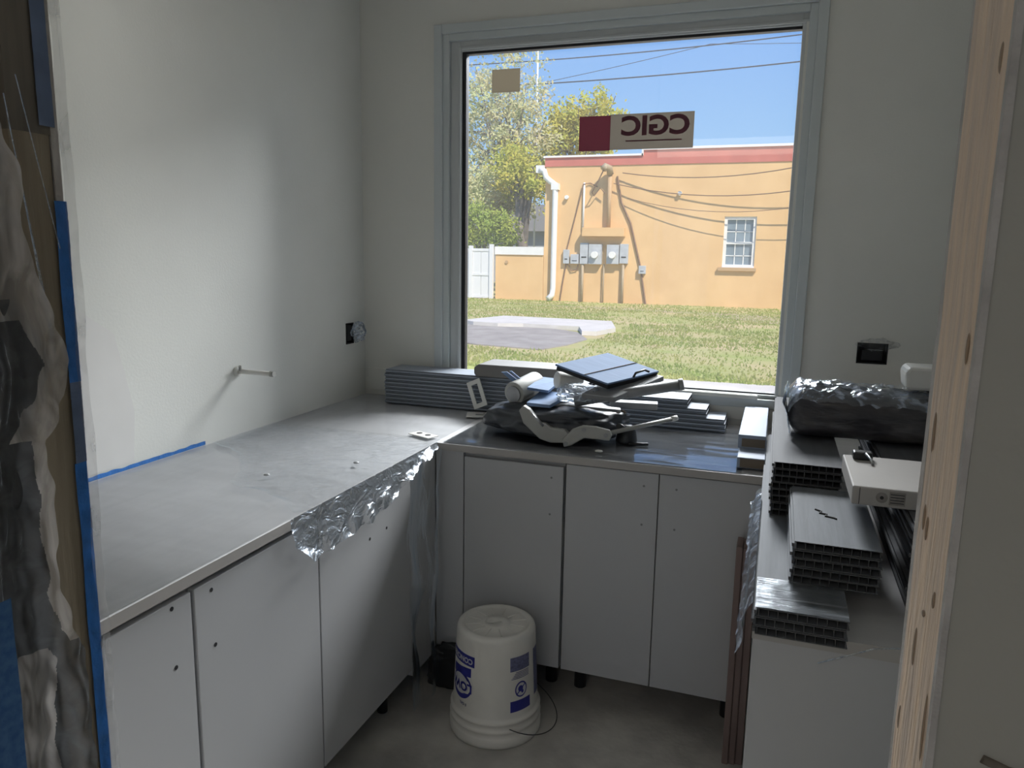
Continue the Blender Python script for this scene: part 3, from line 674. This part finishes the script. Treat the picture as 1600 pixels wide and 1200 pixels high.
R1 = Matrix.Translation((.622, -.668, .9165)) @ Matrix.Rotation(math.radians(-22), 4, 'Z')
MB().box(-.052, .052, -.026, .026, 0, .004, R1).build('plate', M['white_pl'], cp, bevel=.0015)
for a in (-.024, .020):
    p = R1 @ Vector((a, .004, .0042)); MB().tube([p, p+Vector((0, 0, .0008))], .011, 16).build('hole', M['dark'], cp)
# small screws and bits on the worktop
for k, (x, y, l) in enumerate([(.43, -1.30, 'small grey screw cap on the left worktop near the curled plastic'), (.60, -1.09, 'small grey screw cap on the left worktop nearer the corner')]):
    tag(MB().lathe([(0, 0), (.009, 0), (.008, .003), (0, .004)], (x, y, .922), 14).build('screw_cap', M['gal']), l, 'screw cap')
tag(noisy_blob((.40, -2.02, .919), (.014, .009, .004), 2, sub=3).build('plastic_scrap', M['white_pl']), 'tiny white scrap on the worktop by the left doorway edge', 'scrap')
tag(noisy_blob((1.262, -.655, .9215), (.012, .006, .004), 5, sub=3).build('paper_scrap', M['white_pl']), 'tiny white scrap at the front edge of the worktop right of the bag', 'scrap')

# ------------------------------------------------------------------ upturned bucket
bk = thing('bucket', 'upturned white plastic bucket with blue printing, standing on the concrete floor', 'bucket', (.985, -.868, 0))
bc = (.985, -.868, 0)
prof = [(.146, 0), (.152, .002), (.1535, .012), (.1535, .030), (.150, .034), (.1475, .036), (.1475, .050), (.152, .053), (.153, .058), (.150, .062), (.1465, .064), (.1460, .078), (.1505, .081), (.1515, .087), (.147, .091), (.1425, .094),
        (.1415, .100), (.1300, .345), (.1295, .352), (.1262, .362), (.119, .367), (.110, .368), (.106, .3645), (.100, .3625), (.045, .3615), (.043, .3635), (.018, .3635), (.017, .3615), (0, .3615)]
MB().lathe(prof, bc, 72).build('bucket_body', M['bucket'], bk)
rm = MB()
for k in range(12):
    a = 2*PI*k/12; d = Vector((math.cos(a), math.sin(a), 0)); c0 = Vector(bc)
    rm.tube([c0+d*.05+Vector((0, 0, .3622)), c0+d*.100+Vector((0, 0, .3632))], .0022, 6)
rm.tube([Vector(bc)+Vector((-.03, -.02, .3625)), Vector(bc)+Vector((.015, .008, .3628))], .0022, 6)
rm.build('bottom_ribs', M['bucket'], bk)
vdir = math.atan2(-3.055+.868, 1.789-.985)           # towards the doorway
def rad(z): return .1415-(z-.100)*(.0115/.245)
def onb(ang, z, d=.0008): r = rad(z)+d; return Vector((bc[0]+r*math.cos(ang), bc[1]+r*math.sin(ang), z))
def patch(a0, a1, z0, z1, m, name, d=.0008, parent=None, fn=None):
    mb = MB().grid(lambda u, v: onb(a0+(a1-a0)*u, z0+(z1-z0)*v+(fn(u) if fn else 0), d), 24, 6)
    return mb.build(name, m, parent or bk, recalc=False)
def ellip(ac, zc, ra, rz, m, name, d, parent=None):
    mb = MB(); N = 40
    vs = [onb(ac, zc, d)]+[onb(ac+ra*math.cos(2*PI*k/N), zc+rz*math.sin(2*PI*k/N), d) for k in range(N)]
    mb.verts(vs, [(0, 1+k, 1+(k+1) % N) for k in range(N)], True); return mb.build(name, m, parent or bk, recalc=False)
def btext(txt, size, ac, zc, m, name, flip=True, parent=None, d=.0016):
    me = text_mesh(txt, size, ext=0)
    for v in me.vertices:
        x, y = (-v.co.x, -v.co.y) if flip else (v.co.x, v.co.y)
        v.co = onb(ac+x/.136, zc+y, d)-BASE[bk.name]
    me.materials.clear(); me.materials.append(m); o = bpy.data.objects.new(name, me); COL.objects.link(o); o.parent = parent or bk; return o
L0 = vdir-1.02
lb = patch(L0-.55, L0+.49, .262, .298, M['blue_ink'], 'printed_band')
btext('CONCRETE', .0245, L0-.03, .280, M['white_ink'], 'lettering', parent=lb)
patch(L0-.30, L0+.40, .226, .256, M['blue_ink'], 'printed_flag', fn=lambda u: .0-.012*(1-u))
e1 = ellip(L0+.06, .187, .37, .045, M['blue_ink'], 'printed_oval', .0009)
ellip(L0+.04, .191, .30, .033, M['white_ink'], 'oval_field', .0012, e1)
btext('LOW', .040, L0+.10, .188, M['blue_ink'], 'lettering', parent=e1, d=.0018)
btext('5 GAL', .012, L0+.18, .128, M['grey_ink'], 'lettering')
R0 = vdir+.62
patch(R0-.27, R0+.30, .255, .302, M['grey_ink'], 'small_print')
for k in range(5): patch(R0-.24+.03*k, R0+.27, .228+.005*k, .2305+.005*k, M['grey_ink'], 'print_line')
sg = ellip(R0+.02, .190, .17, .0265, M['blue_ink'], 'warning_sign', .0009)
ellip(R0+.02, .190, .14, .0215, M['white_ink'], 'sign_field', .0012, sg)
# child-and-bucket pictogram: head, body, slanting bar
ellip(R0+.05, .182, .035, .006, M['blue_ink'], 'pictogram_head', .0016, sg); ellip(R0+.0, .193, .07, .010, M['blue_ink'], 'pictogram_body', .0016, sg)
patch(R0-.12, R0+.14, .188, .193, M['blue_ink'], 'sign_bar', .0018, sg, fn=lambda u: -.016+.032*u)
patch(R0-.27, R0+.30, .118, .155, M['blue_ink'], 'warning_band')
R2 = vdir+1.28
patch(R2-.16, R2+.16, .14, .30, M['grey_ink'], 'side_print')
# wire handle hanging at the floor side
hp = []
for k in range(25):
    t = k/24; a = vdir+.30+t*1.9
    r = .156+.055*math.sin(PI*t)
    hp.append((bc[0]+r*math.cos(a), bc[1]+r*math.sin(a), .072-.045*math.sin(PI*t)+.03*t))
MB().tube(hp, .0016, 8).build('wire_handle', M['wire'], bk)

# dark rag behind the bucket
rg = MB().prism([(.655, .02), (.70, .0), (.86, .0), (.86, .14), (.72, .148), (.685, .165), (.66, .16)], 1, -.735, -.715)
o = noisy_blob((.775, -.735, .075), (.105, .018, .088), 6, amp=.35).build('dark_bag', M['black_pl'])
tag(o, 'black plastic scrap tucked under the cabinets behind the bucket, at left', 'plastic')
rg.bm.free()

# ------------------------------------------------------------------ doorway: left side
st_ = B(.80, .910, -2.372, -2.318, 0, 1.70).build('wall_stud_tan', M['wood_l']); struct(st_); st_.name = 'trim_2'
o = B(.80, .911, -2.372, -2.316, 1.70, H).build('trim_3', M['wood_d']); struct(o)
o = B(.80, .900, YN, -2.374, 0, H).build('trim_4', M['wood_d']); struct(o)
o = B(.80, .912, -2.316, -2.306, 0, H).build('trim_5', M['plaster']); struct(o)
def strip(y0, y1, z0, z1, m, name, label, amp=.002, x=.9135, s=9):
    g = MB().grid(lambda u, v: Vector((x+.0008*noise.noise(Vector((u*9, v*40, 1))), y0+(y1-y0)*u+amp*noise.noise(Vector((u, (z0+v*(z1-z0))*s, 3))), z0+(z1-z0)*v)), 3, 90)
    return tag(g.build(name, m, recalc=False), label, 'tape')
strip(-2.323, -2.3045, .0, 1.275, M['tape'], 'masking_tape', 'bright blue masking tape along the lower left doorway edge')
strip(-2.321, -2.303, 1.385, 1.62, M['tape'], 'masking_tape', 'bright blue masking tape on the left doorway edge beside the bare wall')
strip(-2.321, -2.304, 1.275, 1.385, M['tape_dull'], 'masking_tape', 'short dull blue tape length under cloudy plastic on the left doorway edge', x=.914)
strip(-2.333, -2.312, 1.71, 2.2, M['tape_dull'], 'masking_tape', 'dull grey-blue tape at the top of the left doorway edge')
strip(-2.53, -2.472, .0, 1.16, M['tape_dk'], 'masking_tape', 'wide deep-blue tape at the very left, low on the doorway', x=.974, amp=.004)
# glossy ribbon of film along the edge
g = MB().grid(lambda u, v: Vector((.917+.004*noise.noise(Vector((u*3, v*30, 1))), -2.309+.016*u+.004*noise.noise(Vector((0, v*14, 5)))-.012*max(0, v-.8), .60+1.7*v)), 6, 160)
tag(g.build('plastic_ribbon', film('cloudy_ribbon', (.62, .62, .62), body=.32, rough=.3, scale=10, bump=.3, gloss=.12, body_var=.3), recalc=False), 'narrow cloudy plastic ribbon along the left doorway edge', 'plastic ribbon')
# crumpled sheet hanging from above at the left
EDGE = [(2.05, -2.475), (1.80, -2.44), (1.714, -2.412), (1.656, -2.397), (1.624, -2.392), (1.602, -2.398), (1.528, -2.381), (1.46, -2.360), (1.419, -2.343), (1.40, -2.355), (1.377, -2.365), (1.328, -2.398), (1.269, -2.393), (1.193, -2.392), (1.135, -2.396), (1.08, -2.385), (1.039, -2.364), (.97, -2.372), (.903, -2.370), (.6, -2.365), (0.02, -2.36)]
def edge(z):
    for (a, ya), (b, yb) in zip(EDGE, EDGE[1:]):
        if z >= b: return ya+(yb-ya)*(a-z)/(a-b)
    return EDGE[-1][1]
def curt(u, v):
    z = 2.05-2.03*v; y1 = edge(z)+.006*noise.noise(Vector((z*30, 0, 2))); y = y1+(-2.56-y1)*u
    return Vector((.948+.010*noise.noise(Vector((y*30, z*7, 1)))+.008*noise.noise(Vector((y*80, z*25, 4)))+.012*math.sin(u*9+z*2), y, z))
g = MB().grid(curt, 220, 420)
pc = g.build('plastic_curtain', [M['film_jamb'], M['film_jamb_dk']], recalc=False)
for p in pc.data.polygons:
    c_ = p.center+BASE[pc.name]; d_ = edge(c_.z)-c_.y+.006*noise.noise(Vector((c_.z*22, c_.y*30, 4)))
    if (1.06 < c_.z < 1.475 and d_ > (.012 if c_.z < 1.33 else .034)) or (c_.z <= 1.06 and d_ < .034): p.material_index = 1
tag(pc, 'dusty crumpled plastic curtain pulled aside at the left doorway edge', 'plastic curtain')
def curt2(u, v):
    z = 1.50-1.48*v; y1 = edge(z)-.014-.012*abs(noise.noise(Vector((z*9, 0, 7)))); y = y1+(-2.58-y1)*u
    return Vector((.930+.008*noise.noise(Vector((y*40, z*9, 8))), y, z))
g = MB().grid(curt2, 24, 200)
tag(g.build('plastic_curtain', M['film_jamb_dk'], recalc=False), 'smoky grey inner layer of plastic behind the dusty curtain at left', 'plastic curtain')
for k, (a, b) in enumerate([((.934, -2.392, 1.735), (.925, -2.345, 1.40)), ((.930, -2.372, 1.76), (.925, -2.328, 1.56)), ((.930, -2.385, 1.70), (.925, -2.348, 1.45))]):
    tag(MB().tube([a, b], .0007, 6).build('plastic_strand', M['film_edge']), ['longest taut plastic strand crossing the left doorway studs', 'upper right taut plastic strand at the left doorway studs', 'faint middle plastic strand across the left doorway studs'][k], 'plastic strand')

# ------------------------------------------------------------------ doorway: right side, rough sawn edge
def rough_edge(y0, y1, x0, x1, m, name, amp, s, seed, z0=0, z1=H):
    N = 220; mb = MB()
    for i in range(N): pass
    prev = None
    for i in range(N+1):
        z = z0+(z1-z0)*i/N
        a = amp*noise.noise(Vector((seed, z*s, 0)))+amp*.5*noise.noise(Vector((seed, z*s*4, 9)))
        b = amp*noise.noise(Vector((seed+5, z*s, 0)))+amp*.5*noise.noise(Vector((seed+5, z*s*4, 9)))
        ring = [mb.bm.verts.new(p) for p in ((x0+.4*a, y0+a, z), (x1, y0+a, z), (x1, y1+b, z), (x0+.4*b, y1+b, z))]
        if prev:
            for k in range(4): mb.bm.faces.new((prev[k], prev[(k+1) % 4], ring[(k+1) % 4], ring[k]))
        else: mb.bm.faces.new(ring)
        prev = ring
    mb.bm.faces.new(prev[::-1]); return struct(mb.build(name, m))
jw = rough_edge(-2.447, -2.324, 1.921, 1.9252, M['wood_r'], 'trim_6', .0045, 3.2, 1)
jf = rough_edge(-2.3235, -2.308, 1.9215, 1.9252, M['plaster'], 'trim_7', .0025, 4, 8)
jn = rough_edge(-2.4568, -2.4475, 1.9205, 1.9252, M['plaster'], 'trim_8', .0022, 4, 12)
for (y, z, ry, rz) in [(-2.43, 1.70, .006, .018), (-2.35, 1.42, .004, .03), (-2.42, 1.30, .004, .012), (-2.39, 1.275, .009, .005), (-2.37, 1.235, .006, .03), (-2.40, 1.08, .004, .012), (-2.335, .95, .003, .05), (-2.43, .93, .006, .01), (-2.34, 1.15, .004, .02), (-2.436, 1.20, .003, .05), (-2.35, 1.345, .003, .02), (-2.365, 1.34, .003, .018), (-2.432, 1.50, .003, .02)]:
    g = MB(); bmesh.ops.create_icosphere(g.bm, subdivisions=2, radius=1)
    for v in g.bm.verts: v.co = Vector((1.9205+v.co.x*.0012, y+v.co.y*ry*.45*(1+.4*noise.noise(v.co*3)), z+v.co.z*rz*.6))
    g.build('wood_gouge', M['knot'], jw)
tag(MB().tube([(1.957, YN-.001, 1.196), (1.975, YN-.0008, 1.190), (1.992, YN-.0012, 1.190)], .0035, 8).build('wall_gouge', M['wood_d']), 'small brown gouge in the paint right of the rough doorway edge', 'mark')

# ================================================================== OUTDOORS
GZ = -.1
gr = B(-40, 40, .2, 60, GZ-.2, GZ); struct(gr.build('ground_lawn', M['grass']))
wk = MB().prism([(-40, .2), (40, .2), (40, 7.9), (1.9, 7.35), (-.9, 7.25), (-2.4, 6.95), (-40, 5.5)], 2, GZ, GZ+.012); struct(wk.build('ground_walk', M['conc_out']))
pd = MB().prism([(-6.6, 12.4), (-4.4, 14.3), (-2.3, 12.9), (-1.75, 11.6), (-1.85, 10.5), (-2.1, 9.6), (-3.4, 9.8), (-6.8, 11.2)], 2, GZ, GZ+.02)
tag(pd.build('concrete_pad', M['pad'], origin=(-3, 12, GZ)), 'worn grey concrete pad in the lawn', 'pad')
kb = MB().prism([(-4.85, 15.3), (-2.0, 15.1), (-1.55, 13.4), (-1.75, 12.4), (-2.05, 12.35), (-2.35, 13.3), (-3.7, 13.4), (-4.25, 13.2), (-4.9, 13.3), (-5.3, 13.6)], 2, GZ+.005, GZ+.10)
tag(kb.build('concrete_kerb', M['pad_white'], origin=(-3, 14, GZ)), 'bright white concrete kerb slab behind the grey pad in the lawn', 'kerb')
so = MB().prism([(-7, 21.8), (-3, 21.2), (1, 20.6), (4, 18.2), (4, 16.4), (1.6, 17.6), (-.5, 19.9), (-3.5, 20.6), (-7, 21.3)], 2, GZ, GZ+.004)
struct(so.build('ground_soil', mat('dry_soil', (.46, .36, .24), .95, noise_scale=1.2, col2=(.36, .36, .14), detail=8)))
# grass tufts growing over the lawn
tf = MB()
random.seed(11)
for i in range(34000):
    y = 7.3+(random.random()**1.3)*16.3; x = random.uniform(-.30*y-2.5, .06*y+1.8)
    if -6.2 < x < -1.6 and 9.6 < y < 15.3: continue
    if nz(x, y, .35, 3) < -.12 and random.random() < .7: continue
    a = random.uniform(0, PI); h = random.uniform(.02, .06); w = random.uniform(.010, .022)
    dx, dy = w*math.cos(a), w*math.sin(a)
    tf.verts([(x-dx, y-dy, GZ), (x+dx, y+dy, GZ), (x+dx*.2+random.uniform(-.03, .03), y+dy*.2, GZ+h)], [(0, 1, 2)])
tag(tf.build('grass', M['blade'], recalc=False, origin=(0, 12, GZ)), 'short green grass of the lawn outside the window', 'grass', kind='stuff')

BY = 23.8
bl = thing('building', 'orange stucco building with a red parapet band across the lawn', 'building', (3, BY, GZ))
holes_panel(-6.42, 16, GZ, 5.0, [(-.10, .94, 1.24, 2.93)], lambda a, b, t: (a, t, b), BY, BY+.3).build('wall', M['stucco'], bl)
B(-6.42, 16, BY+.31, BY+9, GZ, 4.7).build('rear_wall', M['stucco'], bl)
B(-6.45, 16, BY-.03, BY+.35, 4.68, 4.98).build('red_band', M['red'], bl)
B(-2.93, 16, BY-.03, BY+.35, 4.98, 5.16).build('red_step', M['red'], bl)
B(-6.5, -2.93, BY-.08, BY+.4, 4.98, 5.045).build('parapet_cap', M['cap'], bl); B(-2.98, 16, BY-.08, BY+.4, 5.16, 5.235).build('parapet_cap', M['cap'], bl); B(-2.98, -2.92, BY-.08, BY+.4, 4.98, 5.16).build('cap_step', M['cap'], bl)
w = ring(MB(), -.10, .94, 1.24, 2.93, .10, BY+.05, BY+.16).build('window', M['white_out'], bl)
B(0, .84, BY+.08, BY+.15, 2.02, 2.10).build('meeting_rail', M['white_out'], w); B(0, .84, BY+.14, BY+.15, 1.34, 2.83).build('pane', M['out_glass'], w)
mn = MB()
for xx in (.27, .56): mn.box(xx, xx+.03, BY+.125, BY+.139, 1.34, 2.83)
for zz in (1.62, 2.42): mn.box(0, .84, BY+.125, BY+.139, zz, zz+.03)
mn.build('muntins', M['white_out'], w)
B(-.22, 1.02, BY-.10, BY+.05, 1.13, 1.24).build('window_sill', M['stucco_dk'], bl); B(-.10, .94, BY-.02, BY+.05, 1.24, 1.30).build('sill_trim', M['white_out'], bl)
for (x, z) in ((-5.60, 3.60), (-1.62, 3.70)):
    MB().tube([(x, BY-.12, z), (x, BY, z)], .07, 14).build('vent_cap', M['white_out'], bl)
gt = MB(); gt.tube([(-6.62, BY-.1, 4.60), (-6.45, BY-.1, 4.52), (-6.38, BY-.1, 4.30), (-6.2, BY-.12, 4.15), (-6.02, BY-.12, 4.05), (-6.02, BY-.10, 3.6), (-6.02, BY-.10, .35), (-6.04, BY-.12, .12), (-6.16, BY-.25, -.03)], .105, 12)
gt.build('downspout', M['white_out'], bl); B(-6.15, -5.88, BY-.22, BY, 3.86, 4.08).build('downspout_head', M['white_out'], bl); B(-6.75, -6.45, BY-.15, BY+.2, 4.46, 4.72).build('scupper', M['white_out'], bl)
lw = thing('low_wall', 'low orange stucco wall with a white cap left of the building', 'wall', (-7.35, BY, GZ))
B(-8.30, -6.43, BY-.02, BY+.2, GZ, 1.55).build('wall_body', M['stucco'], lw); B(-8.32, -6.43, BY-.06, BY+.24, 1.55, 1.84).build('wall_cap', M['white_out'], lw); MB().tube([(-7.85, BY-.06, 1.28), (-7.85, BY-.01, 1.28)], .06, 12).build('vent', M['stucco_dk'], lw)
fn = thing('fence', 'white vinyl panel fence at the far left across the lawn', 'fence', (-11, BY-.1, GZ))
for x in (-8.42, -9.25, -10.9, -12.6): B(x-.07, x+.07, BY-.2, BY-.06, GZ, 1.92 if x > -9 else 1.86).build('post', M['fence'], fn)
for a, b in ((-9.18, -8.49), (-10.83, -9.32), (-12.53, -10.97)):
    p = MB(); n_ = max(2, int((b-a)/.28))
    for k in range(n_): p.box(a+(b-a)*k/n_+.006, a+(b-a)*(k+1)/n_-.006, BY-.15, BY-.11, GZ+.05, 1.66)
    p.box(a, b, BY-.17, BY-.09, 1.66, 1.76); p.box(a, b, BY-.17, BY-.09, .76, .84); p.box(a, b, BY-.17, BY-.09, GZ+.02, GZ+.12); p.build('fence_panel', M['fence'], fn)

# electrical gear on the far wall
ms = thing('service_mast', 'tan electric service mast with a bent weatherhead on the far orange wall', 'mast', (-4.05, BY, 2.5))
MB().tube([(-4.03, BY-.16, 2.5), (-4.03, BY-.16, 4.38)], .075, 12).build('mast_pipe', M['stucco_dk'], ms)
MB().tube([(-4.03, BY-.16, 4.36), (-4.05, BY-.25, 4.56), (-4.16, BY-.38, 4.60), (-4.22, BY-.44, 4.50)], .12, 12).build('weatherhead', M['conduit'], ms)
MB().tube([(-4.2, BY-.42, 4.5), (-4.4, BY-.4, 4.1), (-4.62, BY-.3, 3.75), (-4.58, BY-.2, 3.62), (-4.36, BY-.2, 3.9), (-4.18, BY-.18, 3.72)], .022, 6).build('drip_loop', M['cable'], ms)
tag(B(-4.93, -3.44, BY-.34, BY-.001, 2.24, 2.54).build('wall_hood', M['stucco']), 'orange stucco hood box above the electric meters', 'hood')
def mbox(x0, x1, z0, z1, d, label, dial=False, door=True):
    t = thing('meter_box', label, 'meter', ((x0+x1)/2, BY, z0)); B(x0, x1, BY-d, BY-.001, z0, z1).build('enclosure', M['grey_box'], t, bevel=.01)
    if dial:
        MB().tube([((x0+x1)/2, BY-d-.12, (z0+z1)/2-.02), ((x0+x1)/2, BY-d, (z0+z1)/2-.02)], .12, 18).build('meter_dial', M['white_out'], t)
    else: B(x0+.06, x1-.06, BY-d-.01, BY-d, z0+.30*(z1-z0), z0+.36*(z1-z0)).build('latch', M['dark'], t)
mbox(-5.03, -4.73, 1.26, 2.0, .16, 'tall grey electric box left of the left meter')
mbox(-4.70, -4.24, 1.26, 1.96, .2, 'left of the two electric meters with a round dial', True)
mbox(-4.05, -3.62, 1.28, 1.95, .2, 'right of the two electric meters with a round dial', True)
mbox(-3.59, -3.30, 1.30, 1.98, .16, 'tall grey electric box right of the right meter')
mbox(-5.38, -5.08, 1.26, 1.60, .14, 'low grey electric box, second from the left in the row')
mbox(-5.66, -5.44, 1.26, 1.76, .12, 'small grey box at the left end of the electric row')
mbox(-2.90, -2.66, .96, 1.24, .14, 'small grey junction box low to the right of the meters')
for k, (x, lab) in enumerate([(-4.93, 'left conduit from the meters down to the grass'), (-4.15, 'thin middle conduit from the meters down to the grass'), (-3.46, 'right conduit from the meters down to the grass')]):
    tag(MB().tube([(x, BY-.09, GZ), (x, BY-.09, 1.27)], [.05, .025, .05][k], 10).build('conduit', M['conduit']), lab, 'conduit')
tag(MB().tube([(-4.97, BY-.05, 4.1), (-4.97, BY-.05, 2.5)], .035, 10).build('conduit', M['white_out']), 'white vertical conduit left of the service mast', 'conduit')
def cable(pts, lab, r=.022, m='cable'): tag(MB().tube(pts, r, 6).build('cable', M[m]), lab, 'cable')
cable([(-4.5, BY-.04, 3.95), (-4.75, BY-.04, 4.08), (-4.99, BY-.09, 4.05), (-5.25, BY-.04, 3.0), (-5.55, BY-.04, 1.76)], 'thin brown cable slanting down to the left of the white conduit')
cable([(-5.56, BY-.04, 1.26), (-5.68, BY-.04, .5), (-5.76, BY-.04, GZ)], 'brown cable running from the leftmost grey box to the ground')
cable([(-3.80, BY-.04, 4.30), (-3.62, BY-.04, 3.4), (-3.27, BY-.04, 2.7), (-2.86, BY-.04, 1.2), (-2.62, BY-.04, GZ)], 'brown cable slanting down right of the service mast', .035)
cable([(-5.5, BY-.05, 1.26), (-5.35, BY-.05, 1.0), (-5.15, BY-.05, 1.05), (-5.1, BY-.05, 1.26)], 'drooping cable loop under the small grey boxes')
def sag(a, b, s, n=16):
    a, b = Vector(a), Vector(b); return [a.lerp(b, k/n)-Vector((0, 0, s*4*(k/n)*(1-k/n))) for k in range(n+1)]
cable(sag((-3.6, BY-.15, 4.40), (6.5, BY-1.2, 5.75), .75), 'top service cable drooping along the far orange wall', .018)
cable(sag((-3.9, BY-.15, 4.05), (6.5, BY-1.0, 4.90), .85), 'middle service cable drooping along the far orange wall', .018)
cable(sag((-3.4, BY-.15, 3.55), (6.5, BY-1.0, 4.6), .95), 'lowest thin cable drooping along the far orange wall', .012)
def wire(a, b, s, r, lab): tag(MB().tube(sag(a, b, s, 30), r, 6).build('power_line', M['wire_out']), lab, 'power line')
wire((-26, 40, 12.75), (20, 40, 14.3), 1.0, .032, 'upper thick power line across the sky')
wire((-26, 40, 11.5), (20, 40, 12.9), .95, .036, 'lower thick power line across the sky')
wire((-11.5, 40, 11.2), (-2.5, 40, 12.6), .05, .016, 'thin slanting power line between the two thick ones')
wire((-2.5, 40, 12.6), (12, 40, 12.0), .1, .014, 'thin near-level power line at the top right of the sky')
tag(MB().tube([(-10.72, 36, GZ), (-10.72, 36, 13.2)], .05, 8).build('antenna_pole', M['white_out']), 'thin white pole rising above the pale tree', 'pole')
# overhead cable of our own side of the street; its shadow crosses the lawn

# ------------------------------------------------------------------ trees
def tree(name, label, base, crowns, leafm, nleaf, lsize, trunk_r, branches=7, seed=0, hole=0.0):
    rnd = random.Random(seed); t = thing(name, label, 'tree', base); bv = Vector(base)
    tk = MB(); top = Vector(crowns[0][0])
    mid = bv.lerp(top, .45)+Vector((rnd.uniform(-.3, .3), 0, 0))
    tk.tube([bv, bv.lerp(mid, .5)+Vector((.1, 0, 0)), mid, top], trunk_r, 10, radii=[trunk_r, trunk_r*.8, trunk_r*.6, trunk_r*.15])
    for c, r in crowns:
        for k in range(branches):
            d = Vector((rnd.gauss(0, 1), rnd.gauss(0, 1), rnd.gauss(0, .8))).normalized(); e_ = Vector(c)+Vector((d.x*r[0], d.y*r[1], d.z*r[2]))*.85
            s_ = bv.lerp(top, rnd.uniform(.35, .8)); tk.tube([s_, s_.lerp(e_, .5)+Vector((0, 0, .25)), e_], .06, 5, radii=[trunk_r*.28, trunk_r*.16, .02])
    tk.build('trunk', M['bark'], t)
    lf = MB(); vol = sum(r[0]*r[2] for _, r in crowns)
    for c, r in crowns:
        n = int(nleaf*r[0]*r[2]/vol); cl = []
        for k in range(max(14, n//55)):
            d = Vector((rnd.gauss(0, 1), rnd.gauss(0, 1), rnd.gauss(0, 1))).normalized()*(rnd.random()**.4); cl.append(Vector(c)+Vector((d.x*r[0], d.y*r[1], d.z*r[2])))
        for k in range(n):
            q = rnd.choice(cl); p = q+Vector((rnd.gauss(0, .20*r[0]**.5), rnd.gauss(0, .2*r[1]**.5), rnd.gauss(0, .17*r[2]**.5)))
            a = Vector((rnd.gauss(0, 1), rnd.gauss(0, 1), rnd.gauss(0, 1))).normalized(); b = a.orthogonal().normalized(); s_ = lsize*rnd.uniform(.6, 1.4)
            lf.verts([p-a*s_, p+b*s_*.5, p+a*s_, p-b*s_*.5], [(0, 1, 2, 3)])
    lf.build('foliage', leafm, t, recalc=False)
tree('tree', 'tall pale airy tree at the far left beyond the fence', (-10.4, 31, GZ), [((-10.4, 31, 9.0), (1.9, 1.6, 2.2)), ((-12.3, 31.5, 8.2), (1.7, 1.5, 2.6)), ((-9.6, 30.5, 6.6), (1.5, 1.4, 2.0)), ((-11.6, 31, 5.4), (2.2, 1.6, 1.7))], M['leaf_p'], 9500, .085, .28, seed=3)
tree('tree', 'bright yellow-green tree behind the left end of the building', (-8.6, 33, GZ), [((-7.4, 33, 7.4), (1.5, 1.4, 1.5)), ((-6.2, 33, 7.7), (.9, 1.0, 1.5)), ((-8.9, 32.5, 5.8), (1.7, 1.3, 2.0)), ((-8.5, 33, 7.4), (1.0, 1, 1.5))], M['leaf_y'], 9000, .10, .24, seed=5)
tree('tree', 'leaning tree with a thick grey trunk behind the low white-capped wall', (-8.35, 28.2, GZ), [((-9.0, 28, 5.0), (1.2, 1.0, 1.1)), ((-8.1, 28, 4.6), (.7, .8, .7))], M['leaf_y'], 3000, .085, .36, seed=8, branches=5)
tree('shrub', 'fresh green bushy shrub spilling over the white fence', (-9.6, 25.4, GZ), [((-9.6, 25.3, 2.6), (1.1, .8, .9)), ((-8.6, 25.2, 2.35), (.75, .6, .75)), ((-10.8, 25.3, 2.7), (.9, .8, .9))], M['leaf_g'], 7000, .06, .08, seed=12, branches=4)
bpy.data.objects['shrub']['category'] = 'shrub'
tree('tree', 'mixed olive tree filling the gap between the shrub and the pale tree', (-10.9, 29, GZ), [((-10.9, 29, 4.2), (1.5, 1.0, 1.3)), ((-9.4, 29.2, 3.9), (1.0, .8, 1.0))], M['leaf_p'], 4200, .085, .2, seed=21)
hs = thing('house', 'dim grey house and shed roof glimpsed behind the low wall', 'house', (-11, 40, GZ))
B(-19, -7, 40, 46, GZ, 2.9).build('wall', mat('house_grey', (.42, .42, .44), .8, noise_amt=.2, noise_scale=1), hs); MB().prism([(-19.5, 2.9), (-6.5, 2.9), (-8.5, 4.4), (-17.5, 4.4)], 1, 39.5, 46.5).build('roof', mat('house_roof', (.27, .26, .27), .8), hs)
# line of hedge and ground beyond
print('objects', len(bpy.data.objects))
